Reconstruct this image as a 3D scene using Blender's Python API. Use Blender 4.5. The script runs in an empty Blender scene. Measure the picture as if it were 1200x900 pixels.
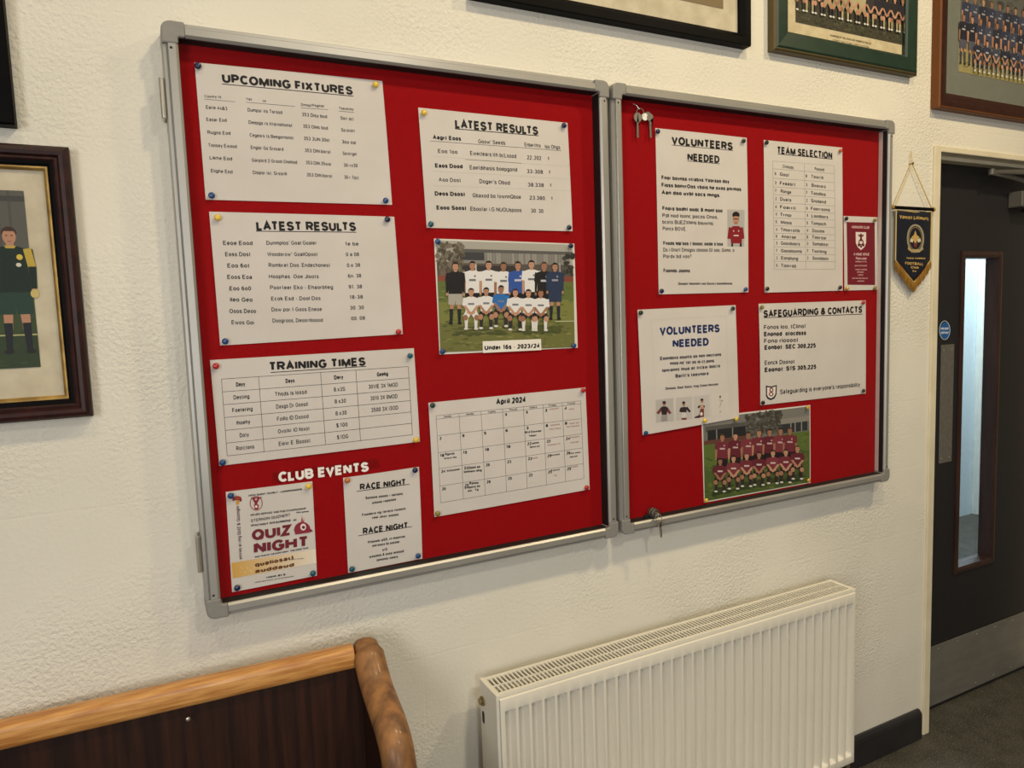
import bpy, bmesh, math, random
from mathutils import Matrix, Vector

random.seed(7)
scn = bpy.context.scene
COL = scn.collection
PI = math.pi

# ------------------------------------------------------------------ camera
FPX = 836.036
CAM = Vector((-0.05613, -1.51758, 1.53446))
RIGHT = Vector((0.8918, -0.451054, -0.0352606))
UP = Vector((0.074181, 0.0688945, 0.994862))
FWD = Vector((0.446307, 0.889834, -0.0948997))
cd = bpy.data.cameras.new('camera')
cam = bpy.data.objects.new('camera', cd)
COL.objects.link(cam)
cd.sensor_width = 36.0
cd.lens = FPX / 1200 * 36.0
cd.clip_start = 0.01
m = Matrix.Identity(4)
for i in range(3):
    m[i][0], m[i][1], m[i][2], m[i][3] = RIGHT[i], UP[i], -FWD[i], CAM[i]
cam.matrix_world = m
scn.camera = cam

# ------------------------------------------------------------------ light and exposure
scn.view_settings.view_transform = 'Standard'
scn.view_settings.look = 'None'
scn.view_settings.gamma = 1.0
scn.view_settings.use_curve_mapping = False
scn.view_settings.exposure = 0.0
w = bpy.data.worlds.new('world')
scn.world = w
w.use_nodes = True
w.node_tree.nodes['Background'].inputs[0].default_value = (0.8, 0.85, 0.9, 1)
w.node_tree.nodes['Background'].inputs[1].default_value = 0.2


def lamp(name, loc, power, size, col, rot=(0, 0, 0), shape='DISK', sy=None):
    d = bpy.data.lights.new(name, 'AREA')
    d.energy = power
    d.shape = shape
    d.size = size
    if sy:
        d.size_y = sy
    d.color = col
    o = bpy.data.objects.new(name, d)
    COL.objects.link(o)
    o.location = loc
    o.rotation_euler = rot
    return o


WARM = (1.0, 0.82, 0.50)
lamp('ceiling_lamp_a', (2.35, -1.25, 3.36), 31, 0.16, WARM)
lamp('ceiling_lamp_b', (0.95, -1.25, 3.36), 20, 0.16, WARM)
lamp('ceiling_lamp_c', (-0.50, -1.25, 3.36), 7, 0.16, WARM)
lamp('ceiling_lamp_d', (1.10, -2.70, 3.36), 30, 0.25, (1.0, 0.93, 0.80))
# added daylight fills at the left wall and behind the camera; no windows built
lamp('window_daylight', (-1.62, -2.5, 1.7), 50, 1.4, (1.0, 0.985, 0.96), (math.radians(90), 0, math.radians(-80)), 'RECTANGLE', 1.3)
lamp('rear_window_daylight', (-0.15, -4.5, 1.5), 30, 0.6, (0.97, 0.985, 1.0), (math.radians(90), 0, 0), 'RECTANGLE', 1.6)
# added light that makes the corridor behind the door look daylit
lamp('corridor_lamp', (4.6, 0.8, 2.45), 58, 1.2, (0.86, 0.95, 1.0), (0, 0, 0), 'RECTANGLE', 0.3)


# ------------------------------------------------------------------ helpers
def srgb(r, g, b):
    f = lambda c: (c / 255 / 12.92) if c / 255 <= 0.04045 else ((c / 255 + 0.055) / 1.055) ** 2.4
    return (f(r), f(g), f(b), 1.0)


def at(x, y, Y=0.0):
    """point of the plane y = Y seen at pixel (x, y) of the 1200 x 900 frame"""
    d = RIGHT * ((x - 600) / FPX) - UP * ((y - 450) / FPX) + FWD
    return CAM + d * ((Y - CAM.y) / d.y)


def mat(name, col, rough=0.6, metal=0.0, col2=None, scale=30.0, stretch=(1, 1, 1), bump=0.0, bscale=None, bdist=0.002, spec=0.5, coat=0.0, detail=4.0, contrast=(0.35, 0.65)):
    M = bpy.data.materials.new(name)
    M.use_nodes = True
    nt = M.node_tree
    b = nt.nodes['Principled BSDF']
    b.inputs['Base Color'].default_value = col
    b.inputs['Roughness'].default_value = rough
    b.inputs['Metallic'].default_value = metal
    b.inputs['Specular IOR Level'].default_value = spec
    b.inputs['Coat Weight'].default_value = coat
    b.inputs['Coat Roughness'].default_value = 0.15
    tc = nt.nodes.new('ShaderNodeTexCoord')
    mp = nt.nodes.new('ShaderNodeMapping')
    mp.inputs['Scale'].default_value = stretch
    nt.links.new(tc.outputs['Object'], mp.inputs['Vector'])
    if col2 is None:
        col2 = tuple(c * 0.93 for c in col[:3]) + (1,)
    n = nt.nodes.new('ShaderNodeTexNoise')
    n.inputs['Scale'].default_value = scale
    n.inputs['Detail'].default_value = detail
    nt.links.new(mp.outputs[0], n.inputs['Vector'])
    r = nt.nodes.new('ShaderNodeValToRGB')
    r.color_ramp.elements[0].position = contrast[0]
    r.color_ramp.elements[1].position = contrast[1]
    r.color_ramp.elements[0].color = col2
    r.color_ramp.elements[1].color = col
    nt.links.new(n.outputs['Fac'], r.inputs['Fac'])
    nt.links.new(r.outputs['Color'], b.inputs['Base Color'])
    if bump > 0:
        n2 = nt.nodes.new('ShaderNodeTexNoise')
        n2.inputs['Scale'].default_value = bscale or scale
        n2.inputs['Detail'].default_value = 3.0
        nt.links.new(mp.outputs[0], n2.inputs['Vector'])
        bp = nt.nodes.new('ShaderNodeBump')
        bp.inputs['Strength'].default_value = bump
        bp.inputs['Distance'].default_value = bdist
        nt.links.new(n2.outputs['Fac'], bp.inputs['Height'])
        nt.links.new(bp.outputs['Normal'], b.inputs['Normal'])
    return M


def wall_mat():
    M = bpy.data.materials.new('painted_blockwork')
    M.use_nodes = True
    nt = M.node_tree
    b = nt.nodes['Principled BSDF']
    b.inputs['Roughness'].default_value = 0.72
    b.inputs['Specular IOR Level'].default_value = 0.3
    tc = nt.nodes.new('ShaderNodeTexCoord')
    L = nt.links.new
    n0 = nt.nodes.new('ShaderNodeTexNoise')
    n0.inputs['Scale'].default_value = 2.2
    n0.inputs['Detail'].default_value = 5
    L(tc.outputs['Object'], n0.inputs['Vector'])
    r = nt.nodes.new('ShaderNodeValToRGB')
    r.color_ramp.elements[0].position = 0.3
    r.color_ramp.elements[1].position = 0.7
    r.color_ramp.elements[0].color = srgb(218, 213, 199)
    r.color_ramp.elements[1].color = srgb(228, 223, 210)
    L(n0.outputs['Fac'], r.inputs['Fac'])
    L(r.outputs['Color'], b.inputs['Base Color'])
    # roughcast: fine grain whose strength drifts over the wall
    n1 = nt.nodes.new('ShaderNodeTexNoise')
    n1.inputs['Scale'].default_value = 125
    n1.inputs['Detail'].default_value = 3
    n1.inputs['Roughness'].default_value = 0.55
    n1.inputs['Distortion'].default_value = 0.25
    L(tc.outputs['Object'], n1.inputs['Vector'])
    n2 = nt.nodes.new('ShaderNodeTexNoise')
    n2.inputs['Scale'].default_value = 2.4
    L(tc.outputs['Object'], n2.inputs['Vector'])
    mr = nt.nodes.new('ShaderNodeMapRange')
    mr.inputs[1].default_value = 0.42
    mr.inputs[2].default_value = 0.68
    mr.inputs[3].default_value = 0.14
    mr.inputs[4].default_value = 1.0
    L(n2.outputs['Fac'], mr.inputs[0])
    mu = nt.nodes.new('ShaderNodeMath')
    mu.operation = 'MULTIPLY'
    L(n1.outputs['Fac'], mu.inputs[0])
    L(mr.outputs[0], mu.inputs[1])
    bp1 = nt.nodes.new('ShaderNodeBump')
    bp1.inputs['Strength'].default_value = 0.6
    bp1.inputs['Distance'].default_value = 0.010
    L(mu.outputs[0], bp1.inputs['Height'])
    # painted-over block joints
    sp = nt.nodes.new('ShaderNodeSeparateXYZ')
    L(tc.outputs['Object'], sp.inputs[0])
    cb = nt.nodes.new('ShaderNodeCombineXYZ')
    L(sp.outputs['X'], cb.inputs['X'])
    L(sp.outputs['Z'], cb.inputs['Y'])
    mp = nt.nodes.new('ShaderNodeMapping')
    mp.inputs['Location'].default_value = (0.22, -0.085, 0)
    n3 = nt.nodes.new('ShaderNodeTexNoise')
    n3.inputs['Scale'].default_value = 9
    L(tc.outputs['Object'], n3.inputs['Vector'])
    mx = nt.nodes.new('ShaderNodeMixRGB')
    mx.blend_type = 'ADD'
    mx.inputs[0].default_value = 0.008
    L(cb.outputs[0], mx.inputs[1])
    L(n3.outputs['Color'], mx.inputs[2])
    L(mx.outputs[0], mp.inputs['Vector'])
    br = nt.nodes.new('ShaderNodeTexBrick')
    br.inputs['Scale'].default_value = 1.0
    br.inputs['Brick Width'].default_value = 0.45
    br.inputs['Row Height'].default_value = 0.225
    br.inputs['Mortar Size'].default_value = 0.004
    br.inputs['Mortar Smooth'].default_value = 1.0
    br.offset = 0.5
    L(mp.outputs[0], br.inputs['Vector'])
    bp2 = nt.nodes.new('ShaderNodeBump')
    bp2.inputs['Strength'].default_value = 0.10
    bp2.inputs['Distance'].default_value = 0.003
    bp2.invert = True
    L(br.outputs['Fac'], bp2.inputs['Height'])
    L(bp1.outputs['Normal'], bp2.inputs['Normal'])
    L(bp2.outputs['Normal'], b.inputs['Normal'])
    return M


def glass_mat(name='clear_glass', tint=(1, 1, 1, 1), ior=1.45):
    M = bpy.data.materials.new(name)
    M.use_nodes = True
    nt = M.node_tree
    nt.nodes.remove(nt.nodes['Principled BSDF'])
    o = nt.nodes['Material Output']
    t = nt.nodes.new('ShaderNodeBsdfTransparent')
    t.inputs[0].default_value = tint
    g = nt.nodes.new('ShaderNodeBsdfGlossy')
    g.inputs['Roughness'].default_value = 0.03
    f = nt.nodes.new('ShaderNodeFresnel')
    f.inputs[0].default_value = ior
    x = nt.nodes.new('ShaderNodeMixShader')
    ge = nt.nodes.new('ShaderNodeNewGeometry')
    iv = nt.nodes.new('ShaderNodeMath')
    iv.operation = 'SUBTRACT'
    iv.inputs[0].default_value = 1.0
    nt.links.new(ge.outputs['Backfacing'], iv.inputs[1])
    mu = nt.nodes.new('ShaderNodeMath')
    mu.operation = 'MULTIPLY'
    nt.links.new(f.outputs[0], mu.inputs[0])
    nt.links.new(iv.outputs[0], mu.inputs[1])
    nt.links.new(mu.outputs[0], x.inputs[0])
    nt.links.new(t.outputs[0], x.inputs[1])
    nt.links.new(g.outputs[0], x.inputs[2])
    nt.links.new(x.outputs[0], o.inputs[0])
    return M


def ink_mat():
    M = bpy.data.materials.new('printed_ink')
    M.use_nodes = True
    nt = M.node_tree
    b = nt.nodes['Principled BSDF']
    b.inputs['Roughness'].default_value = 0.55
    b.inputs['Specular IOR Level'].default_value = 0.25
    a = nt.nodes.new('ShaderNodeAttribute')
    a.attribute_name = 'ink'
    nt.links.new(a.outputs['Color'], b.inputs['Base Color'])
    return M


def floor_mat():
    M = mat('speckled_vinyl', srgb(74, 71, 64), 0.55, 0, srgb(58, 56, 50), 14.0, bump=0.1, bscale=400, bdist=0.0006, spec=0.4)
    nt = M.node_tree
    b = nt.nodes['Principled BSDF']
    src = b.inputs['Base Color'].links[0].from_socket
    tc = [n for n in nt.nodes if n.type == 'TEX_COORD'][0]
    v = nt.nodes.new('ShaderNodeTexNoise')
    v.inputs['Scale'].default_value = 260
    v.inputs['Detail'].default_value = 1
    nt.links.new(tc.outputs['Object'], v.inputs['Vector'])
    r = nt.nodes.new('ShaderNodeValToRGB')
    r.color_ramp.elements[0].position = 0.62
    r.color_ramp.elements[1].position = 0.70
    nt.links.new(v.outputs['Fac'], r.inputs[0])
    x = nt.nodes.new('ShaderNodeMixRGB')
    x.inputs[2].default_value = srgb(140, 136, 122)
    nt.links.new(r.outputs[0], x.inputs[0])
    nt.links.new(src, x.inputs[1])
    nt.links.new(x.outputs[0], b.inputs['Base Color'])
    return M


MAT = dict(
    wall=wall_mat(),
    ceil=mat('ceiling_paint', srgb(176, 173, 168), 0.9),
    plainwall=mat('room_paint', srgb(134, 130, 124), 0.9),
    floor=floor_mat(),
    skirt=mat('charcoal_gloss_paint', srgb(44, 42, 44), 0.35, 0, srgb(36, 35, 37), 12, bump=0.05, bscale=40),
    jamb=mat('cream_gloss_paint', srgb(226, 216, 190), 0.4, 0, srgb(214, 203, 176), 8, bump=0.06, bscale=60),
    door=mat('dark_grey_laminate', srgb(38, 36, 38), 0.5, 0, srgb(35, 33, 35), 40, spec=0.3),
    bead=mat('dark_stained_beading', srgb(58, 36, 30), 0.45, 0, srgb(44, 27, 23), 60, (1, 1, 0.1)),
    steel=mat('brushed_steel', srgb(150, 147, 140), 0.5, 0.6, srgb(140, 137, 130), 30, (0.3, 1, 1)),
    satin=mat('satin_steel', srgb(150, 147, 140), 0.4, 0.7, srgb(138, 135, 128), 60),
    closer=mat('silver_enamel', srgb(110, 107, 100), 0.45, 0.4),
    black=mat('black_rubber', srgb(14, 13, 13), 0.7),
    blue=mat('blue_sign_plastic', srgb(28, 92, 160), 0.4),
    alu=mat('anodised_aluminium', srgb(176, 173, 166), 0.38, 0.5, srgb(166, 163, 156), 40, (0.1, 1, 0.1)),
    aluedge=mat('pale_aluminium_channel', srgb(214, 200, 192), 0.5, 0.2),
    cap=mat('grey_corner_plastic', srgb(136, 133, 128), 0.5, 0.0, srgb(131, 128, 123), 60),
    felt=mat('red_felt', srgb(150, 8, 15), 0.85, 0, srgb(138, 6, 12), 260, bump=0.25, bscale=900, bdist=0.0006, spec=0.1),
    paper=mat('white_paper', srgb(209, 202, 196), 0.75, 0, srgb(203, 196, 189), 9, bump=0.15, bscale=14, bdist=0.002, spec=0.2),
    photo=mat('photo_paper', srgb(218, 213, 204), 0.35, 0, srgb(214, 209, 200), 9),
    film=glass_mat('clear_film', (0.93, 0.92, 0.92, 1), 1.3),
    ink=ink_mat(),
    glass=glass_mat('clear_acrylic', ior=1.25),
    doorglass=glass_mat('door_glass', (0.93, 0.97, 0.98, 1), 1.45),
    oak=mat('golden_oak', srgb(214, 158, 90), 0.42, 0, srgb(176, 116, 56), 11, (1.0, 12, 12), 0.06, 60, 0.001, coat=0.12),
    oakend=mat('worn_oak', srgb(160, 112, 66), 0.55, 0, srgb(104, 72, 46), 7, (5, 5, 1.6), 0.12, 30, 0.002, spec=0.4, coat=0.1),
    walnut=mat('dark_walnut', srgb(56, 31, 21), 0.42, 0, srgb(34, 18, 13), 7, (9, 2, 0.5), 0.05, 60, 0.001, spec=0.3, coat=0.05),
    rad=mat('radiator_enamel', srgb(226, 220, 205), 0.38, 0, srgb(223, 217, 202), 6),
    raddark=mat('radiator_inside', srgb(74, 70, 63), 0.85),  # dark grey puts the shade between the panels into the colour
    lock=mat('dark_lock_metal', srgb(96, 92, 84), 0.4, 0.6),
    brass=mat('dull_brass', srgb(150, 132, 92), 0.4, 0.8),
    nickel=mat('nickel_keys', srgb(205, 198, 184), 0.28, 0.8),
    mahog=mat('mahogany', srgb(54, 24, 20), 0.42, 0, srgb(34, 15, 14), 18, (3, 3, 3), spec=0.25),
    ebony=mat('ebony_black', srgb(12, 11, 12), 0.5, 0, srgb(9, 8, 9), 20, spec=0.06),
    gilt=mat('gilt_slip', srgb(164, 132, 66), 0.45, 0.5, srgb(128, 98, 44), 40),
    greenf=mat('green_lacquer', srgb(27, 52, 38), 0.42, 0, srgb(22, 44, 32), 30),
    greenedge=mat('bronze_edge', srgb(92, 78, 46), 0.45, 0.3),
    brownf=mat('brown_wood_frame', srgb(58, 31, 23), 0.42, 0, srgb(48, 25, 19), 24, (2, 2, 2), spec=0.25),
    tan=mat('tan_frame_edge', srgb(116, 70, 36), 0.45, spec=0.2),  # lighter brown: light on the frame's side put into the colour
    mount=mat('ivory_mount', srgb(204, 194, 170), 0.85, 0, srgb(186, 175, 150), 22),
    mountaged=mat('aged_mount', srgb(206, 192, 158), 0.85, 0, srgb(190, 174, 138), 30),
    mountgrey=mat('grey_mount', srgb(112, 114, 104), 0.85),
    navy=mat('navy_satin', srgb(17, 22, 38), 0.5, 0, srgb(13, 18, 32), 40, bump=0.2, bscale=300),
    fringe=mat('gold_fringe', srgb(158, 112, 36), 0.6, 0.1, srgb(120, 84, 22), 220, (1, 1, 0.1)),
    cord=mat('gold_cord', srgb(206, 178, 112), 0.7),
    hall=mat('pale_corridor_paint', srgb(206, 222, 228), 0.8),
    halltrim=mat('white_gloss_trim', srgb(240, 240, 232), 0.5),
)


def obj(name, verts, faces, m, parent=None, loc=None, smooth=False, bevel=0.0, solid=0.0):
    """one mesh object from world-space verts; child verts are stored relative to the parent"""
    me = bpy.data.meshes.new(name)
    o = bpy.data.objects.new(name, me)
    COL.objects.link(o)
    base = Vector((0, 0, 0))
    if parent is not None:
        o.parent = parent
        base = wloc(parent)
    if loc is not None:
        o.location = Vector(loc) - base
        base = Vector(loc)
    me.from_pydata([Vector(v) - base for v in verts], [], faces)
    ms = m if isinstance(m, (list, tuple)) else [m]
    for q in ms:
        me.materials.append(q)
    bm = bmesh.new()
    bm.from_mesh(me)
    if solid == 0.0 and not smooth == 'keep':
        bmesh.ops.recalc_face_normals(bm, faces=bm.faces)
    bm.to_mesh(me)
    bm.free()
    if smooth:
        for p in me.polygons:
            p.use_smooth = True
    if bevel > 0:
        b = o.modifiers.new('bevel', 'BEVEL')
        b.width = bevel
        b.segments = 2
        b.limit_method = 'ANGLE'
        b.angle_limit = math.radians(40)
    if solid:
        s = o.modifiers.new('thickness', 'SOLIDIFY')
        s.thickness = solid
        s.offset = 0.0
    return o


def wloc(o):
    v = Vector((0, 0, 0))
    while o is not None:
        v += o.location
        o = o.parent
    return v


def empty(name, loc):
    o = bpy.data.objects.new(name, None)
    COL.objects.link(o)
    o.empty_display_size = 0.05
    o.location = loc
    return o


def tag(o, label, cat, group=None):
    o['label'] = label
    o['category'] = cat
    if group:
        o['group'] = group
    return o


def struct(o):
    o['kind'] = 'structure'
    return o


class G:
    """collects shapes into one mesh"""

    def __init__(s):
        s.v, s.f = [], []

    def add(s, v, f):
        n = len(s.v)
        s.v += [tuple(p) for p in v]
        s.f += [tuple(i + n for i in q) for q in f]
        return s

    def box(s, x0, x1, y0, y1, z0, z1):
        return s.add([(x, y, z) for x in (x0, x1) for y in (y0, y1) for z in (z0, z1)],
                     [(0, 1, 3, 2), (4, 6, 7, 5), (0, 4, 5, 1), (2, 3, 7, 6), (0, 2, 6, 4), (1, 5, 7, 3)])

    def prism_y(s, pts, y0, y1):
        """polygon in XZ extruded along y"""
        n = len(pts)
        v = [(x, y0, z) for x, z in pts] + [(x, y1, z) for x, z in pts]
        f = [tuple(range(n)), tuple(range(2 * n - 1, n - 1, -1))]
        f += [(i, i + n, (i + 1) % n + n, (i + 1) % n) for i in range(n)]
        return s.add(v, f)

    def prism_x(s, pts, x0, x1):
        """polygon in YZ extruded along x"""
        n = len(pts)
        v = [(x0, y, z) for y, z in pts] + [(x1, y, z) for y, z in pts]
        f = [tuple(range(n)), tuple(range(2 * n - 1, n - 1, -1))]
        f += [(i, i + n, (i + 1) % n + n, (i + 1) % n) for i in range(n)]
        return s.add(v, f)

    def prism_z(s, pts, z0, z1):
        n = len(pts)
        v = [(x, y, z0) for x, y in pts] + [(x, y, z1) for x, y in pts]
        f = [tuple(range(n)), tuple(range(2 * n - 1, n - 1, -1))]
        f += [(i, i + n, (i + 1) % n + n, (i + 1) % n) for i in range(n)]
        return s.add(v, f)

    def tube(s, path, rad, n=10, close=False, sec=None):
        """swept tube; rad = radius or list; sec = (rx, rn) elliptical scale pairs per point"""
        P = [Vector(p) for p in path]
        k = len(P)
        rings = []
        prev = None
        for i, p in enumerate(P):
            if close:
                t = P[(i + 1) % k] - P[i - 1]
            else:
                t = P[min(i + 1, k - 1)] - P[max(i - 1, 0)]
            t.normalize()
            ref = prev if prev is not None else (Vector((1, 0, 0)) if abs(t.x) < 0.9 else Vector((0, 0, 1)))
            a = (ref - t * ref.dot(t)).normalized()
            prev = a
            b = t.cross(a)
            r = rad[i] if isinstance(rad, list) else rad
            ra, rb = r if isinstance(r, tuple) else (r, r)
            rings.append([p + a * (ra * math.cos(2 * PI * j / n)) + b * (rb * math.sin(2 * PI * j / n)) for j in range(n)])
        v = [q for r in rings for q in r]
        f = []
        for i in range(k if close else k - 1):
            i2 = (i + 1) % k
            for j in range(n):
                f.append((i * n + j, i * n + (j + 1) % n, i2 * n + (j + 1) % n, i2 * n + j))
        if not close:
            f.append(tuple(range(n - 1, -1, -1)))
            f.append(tuple((k - 1) * n + j for j in range(n)))
        return s.add(v, f)

    def lathe(s, c, axis, prof, n=16):
        """profile of (distance along axis, radius) about an axis through c"""
        axis = Vector(axis).normalized()
        ref = Vector((0, 0, 1)) if abs(axis.z) < 0.9 else Vector((1, 0, 0))
        a = axis.cross(ref).normalized()
        b = axis.cross(a)
        c = Vector(c)
        v = []
        for h, r in prof:
            for j in range(n):
                t = 2 * PI * j / n
                v.append(c + axis * h + (a * math.cos(t) + b * math.sin(t)) * r)
        f = []
        k = len(prof)
        for i in range(k - 1):
            for j in range(n):
                f.append((i * n + j, i * n + (j + 1) % n, (i + 1) * n + (j + 1) % n, (i + 1) * n + j))
        f.append(tuple(range(n - 1, -1, -1)))
        f.append(tuple((k - 1) * n + j for j in range(n)))
        return s.add(v, f)

    def obj(s, name, m, parent=None, loc=None, **k):
        return obj(name, s.v, s.f, m, parent, loc, **k)


def spline(pts, n=8):
    """Catmull-Rom through points"""
    P = [Vector(p) for p in pts]
    P = [2 * P[0] - P[1]] + P + [2 * P[-1] - P[-2]]
    out = []
    for i in range(1, len(P) - 2):
        for k in range(n):
            t = k / n
            a, b, c, d = P[i - 1:i + 3]
            out.append(0.5 * ((2 * b) + (c - a) * t + (2 * a - 5 * b + 4 * c - d) * t * t + (3 * b - a - 3 * c + d) * t ** 3))
    out.append(P[-2])
    return out


# ------------------------------------------------------------------ printing on paper
# a plain grotesque alphabet drawn as strokes: width, then polylines in a 0..1 box (cap height 1, x-height .73)
def arc(cx, cy, rx, ry, a0, a1, n=9):
    return [(cx + rx * math.cos(math.radians(a0 + (a1 - a0) * i / n)), cy + ry * math.sin(math.radians(a0 + (a1 - a0) * i / n))) for i in range(n + 1)]


_O = arc(.5, .5, .5, .5, 90, 450, 18)
_o = arc(.5, .365, .5, .365, 90, 450, 16)
_P = [(0, 0), (0, 1), (.58, 1)] + arc(.58, .74, .42, .26, 90, -90)[1:] + [(0, .48)]
_S = arc(.5, .755, .47, .245, 12, 270) + arc(.5, .255, .5, .255, 90, -168)[1:]
_n = [(0, .42)] + arc(.5, .44, .5, .29, 180, 0) + [(1, 0)]
ALPHA = {
    'A': (.80, [(0, 0), (.5, 1), (1, 0)], [(.2, .34), (.8, .34)]),
    'B': (.74, [(0, 0), (0, 1), (.58, 1)] + arc(.58, .76, .36, .24, 90, -90)[1:] + [(0, .52)], [(.5, .52)] + arc(.6, .26, .4, .26, 90, -90) + [(0, 0)]),
    'C': (.74, arc(.57, .5, .57, .5, 42, 318, 14)), 'D': (.76, [(0, 0), (0, 1), (.45, 1)] + arc(.45, .5, .55, .5, 90, -90, 12)[1:] + [(0, 0)]),
    'E': (.68, [(1, 1), (0, 1), (0, 0), (1, 0)], [(0, .52), (.92, .52)]), 'F': (.63, [(1, 1), (0, 1), (0, 0)], [(0, .49), (.88, .49)]),
    'G': (.80, arc(.54, .5, .54, .5, 40, 330, 15) + [(1, .46), (.58, .46)]), 'H': (.76, [(0, 0), (0, 1)], [(1, 0), (1, 1)], [(0, .52), (1, .52)]),
    'I': (0, [(0, 0), (0, 1)]), 'J': (.55, [(1, 1), (1, .28)] + arc(.5, .28, .5, .28, 0, -175)[1:]),
    'K': (.78, [(0, 0), (0, 1)], [(.95, 1), (.02, .34)], [(.32, .56), (1, 0)]), 'L': (.62, [(0, 1), (0, 0), (1, 0)]),
    'M': (.92, [(0, 0), (0, 1)], [(0, 1), (.5, .05), (1, 1)], [(1, 1), (1, 0)]), 'N': (.77, [(0, 0), (0, 1)], [(0, 1), (1, 0)], [(1, 0), (1, 1)]),
    'O': (.84, _O), 'P': (.70, _P), 'Q': (.84, _O, [(.58, .28), (1, -.06)]), 'R': (.76, _P, [(.5, .48), (1, 0)]), 'S': (.73, _S),
    'T': (.72, [(0, 1), (1, 1)], [(.5, 1), (.5, 0)]), 'U': (.75, [(0, 1), (0, .34)] + arc(.5, .34, .5, .34, 180, 360)[1:] + [(1, 1)]),
    'V': (.78, [(0, 1), (.5, 0), (1, 1)]), 'W': (1.12, [(0, 1), (.25, 0), (.5, .95), (.75, 0), (1, 1)]), 'X': (.76, [(0, 0), (1, 1)], [(0, 1), (1, 0)]),
    'Y': (.76, [(0, 1), (.5, .42), (1, 1)], [(.5, .42), (.5, 0)]), 'Z': (.70, [(0, 1), (1, 1), (0, 0), (1, 0)]),
    '0': (.6, _O), '1': (.42, [(0, .74), (.7, 1), (.7, 0)]), '2': (.6, arc(.5, .71, .48, .29, 168, -28) + [(0, 0), (1, 0)]),
    '3': (.6, arc(.47, .76, .45, .24, 158, -90) + arc(.5, .26, .5, .26, 90, -162)), '4': (.62, [(.74, 0), (.74, 1), (0, .27), (1, .27)]),
    '5': (.6, [(.94, 1), (.16, 1), (.08, .5)] + arc(.49, .33, .5, .33, 140, -160)), '6': (.6, arc(.5, .31, .5, .31, 90, 450, 14), [(0, .34)] + arc(.55, .5, .55, .5, 178, 55)),
    '7': (.58, [(0, 1), (1, 1), (.34, 0)]), '8': (.6, arc(.5, .75, .43, .25, -90, 270, 14), arc(.5, .255, .5, .255, 90, 450, 14)),
    '9': (.6, arc(.5, .69, .5, .31, 90, 450, 14), [(1, .66)] + arc(.45, .5, .55, .5, 0, -125)),
    'a': (.58, arc(.48, .52, .44, .21, 165, 0) + [(.92, .5), (.92, 0)], arc(.46, .2, .46, .2, 90, 450, 12)), 'b': (.6, [(0, 1), (0, 0)], _o), 'c': (.54, arc(.59, .365, .59, .365, 48, 312, 12)),
    'd': (.6, [(1, 1), (1, 0)], _o), 'e': (.59, [(.03, .36), (.98, .36)] + arc(.5, .365, .5, .365, 0, 310, 12)), 'f': (.36, arc(.85, .76, .45, .24, 90, 180) + [(.4, 0)], [(0, .68), (.9, .68)]),
    'g': (.6, _o, [(1, .73), (1, -.04)] + arc(.5, -.04, .5, .2, 0, -165)), 'h': (.58, [(0, 1), (0, 0)], _n), 'i': (0, [(0, .73), (0, 0)], [(0, 1.02), (0, .9)]), 'j': (.12, [(1, .73), (1, -.1), (0, -.24)], [(1, 1.02), (1, .9)]),
    'k': (.56, [(0, 1), (0, 0)], [(.92, .73), (.02, .24)], [(.34, .44), (1, 0)]), 'l': (0, [(0, 1), (0, 0)]), 'm': (.9, [(0, .73), (0, 0)], [(0, .42)] + arc(.25, .46, .25, .27, 180, 0) + [(.5, 0)], [(.5, .42)] + arc(.75, .46, .25, .27, 180, 0) + [(1, 0)]),
    'n': (.58, [(0, .73), (0, 0)], _n), 'o': (.6, _o), 'p': (.6, [(0, .73), (0, -.26)], _o), 'q': (.6, [(1, .73), (1, -.26)], _o), 'r': (.38, [(0, .73), (0, 0)], [(0, .4)] + arc(.95, .4, .95, .33, 180, 95)),
    's': (.54, [(x, y * .73) for x, y in _S]), 't': (.38, [(.38, .95), (.38, .16)] + arc(.8, .16, .42, .16, 180, 280)[1:], [(0, .7), (.95, .7)]), 'u': (.58, [(0, .73), (0, .28)] + arc(.5, .28, .5, .28, 180, 360)[1:] + [(1, .4)], [(1, .73), (1, 0)]),
    'v': (.56, [(0, .73), (.5, 0), (1, .73)]), 'w': (.86, [(0, .73), (.25, 0), (.5, .68), (.75, 0), (1, .73)]), 'x': (.56, [(0, 0), (1, .73)], [(0, .73), (1, 0)]), 'y': (.56, [(0, .73), (.52, .02)], [(1, .73), (.4, -.16), (.1, -.24)]), 'z': (.52, [(0, .7), (1, .7), (0, 0), (1, 0)]),
    '.': (0, [(0, 0), (0, .07)]), ',': (.1, [(1, .06), (0, -.16)]), '-': (.36, [(0, .36), (1, .36)]), '/': (.55, [(0, -.05), (1, 1.05)]), ':': (0, [(0, 0), (0, .07)], [(0, .56), (0, .63)]), ';': (.1, [(1, .06), (0, -.16)], [(1, .56), (1, .63)]),
    "'": (0, [(0, 1), (0, .74)]), '*': (.34, [(0, .7), (1, .95)], [(0, .95), (1, .7)]), '+': (.5, [(0, .4), (1, .4)], [(.5, .15), (.5, .65)]), '(': (.2, arc(1, .45, 1, .6, 130, 230)), ')': (.2, arc(0, .45, 1, .6, 50, -50)), '?': (.5, arc(.5, .75, .48, .25, 170, -60) + [(.5, .3)], [(.5, .0), (.5, .07)]),
    '$': (.6, _S, [(.5, 1.1), (.5, -.1)]), '&': (.84, [(1, 0), (.22, .66)] + arc(.45, .8, .26, .2, 215, -40) + [(.12, .42)] + arc(.38, .26, .38, .26, 140, 310) + [(.97, .5)]),
}
_font = {}


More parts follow.
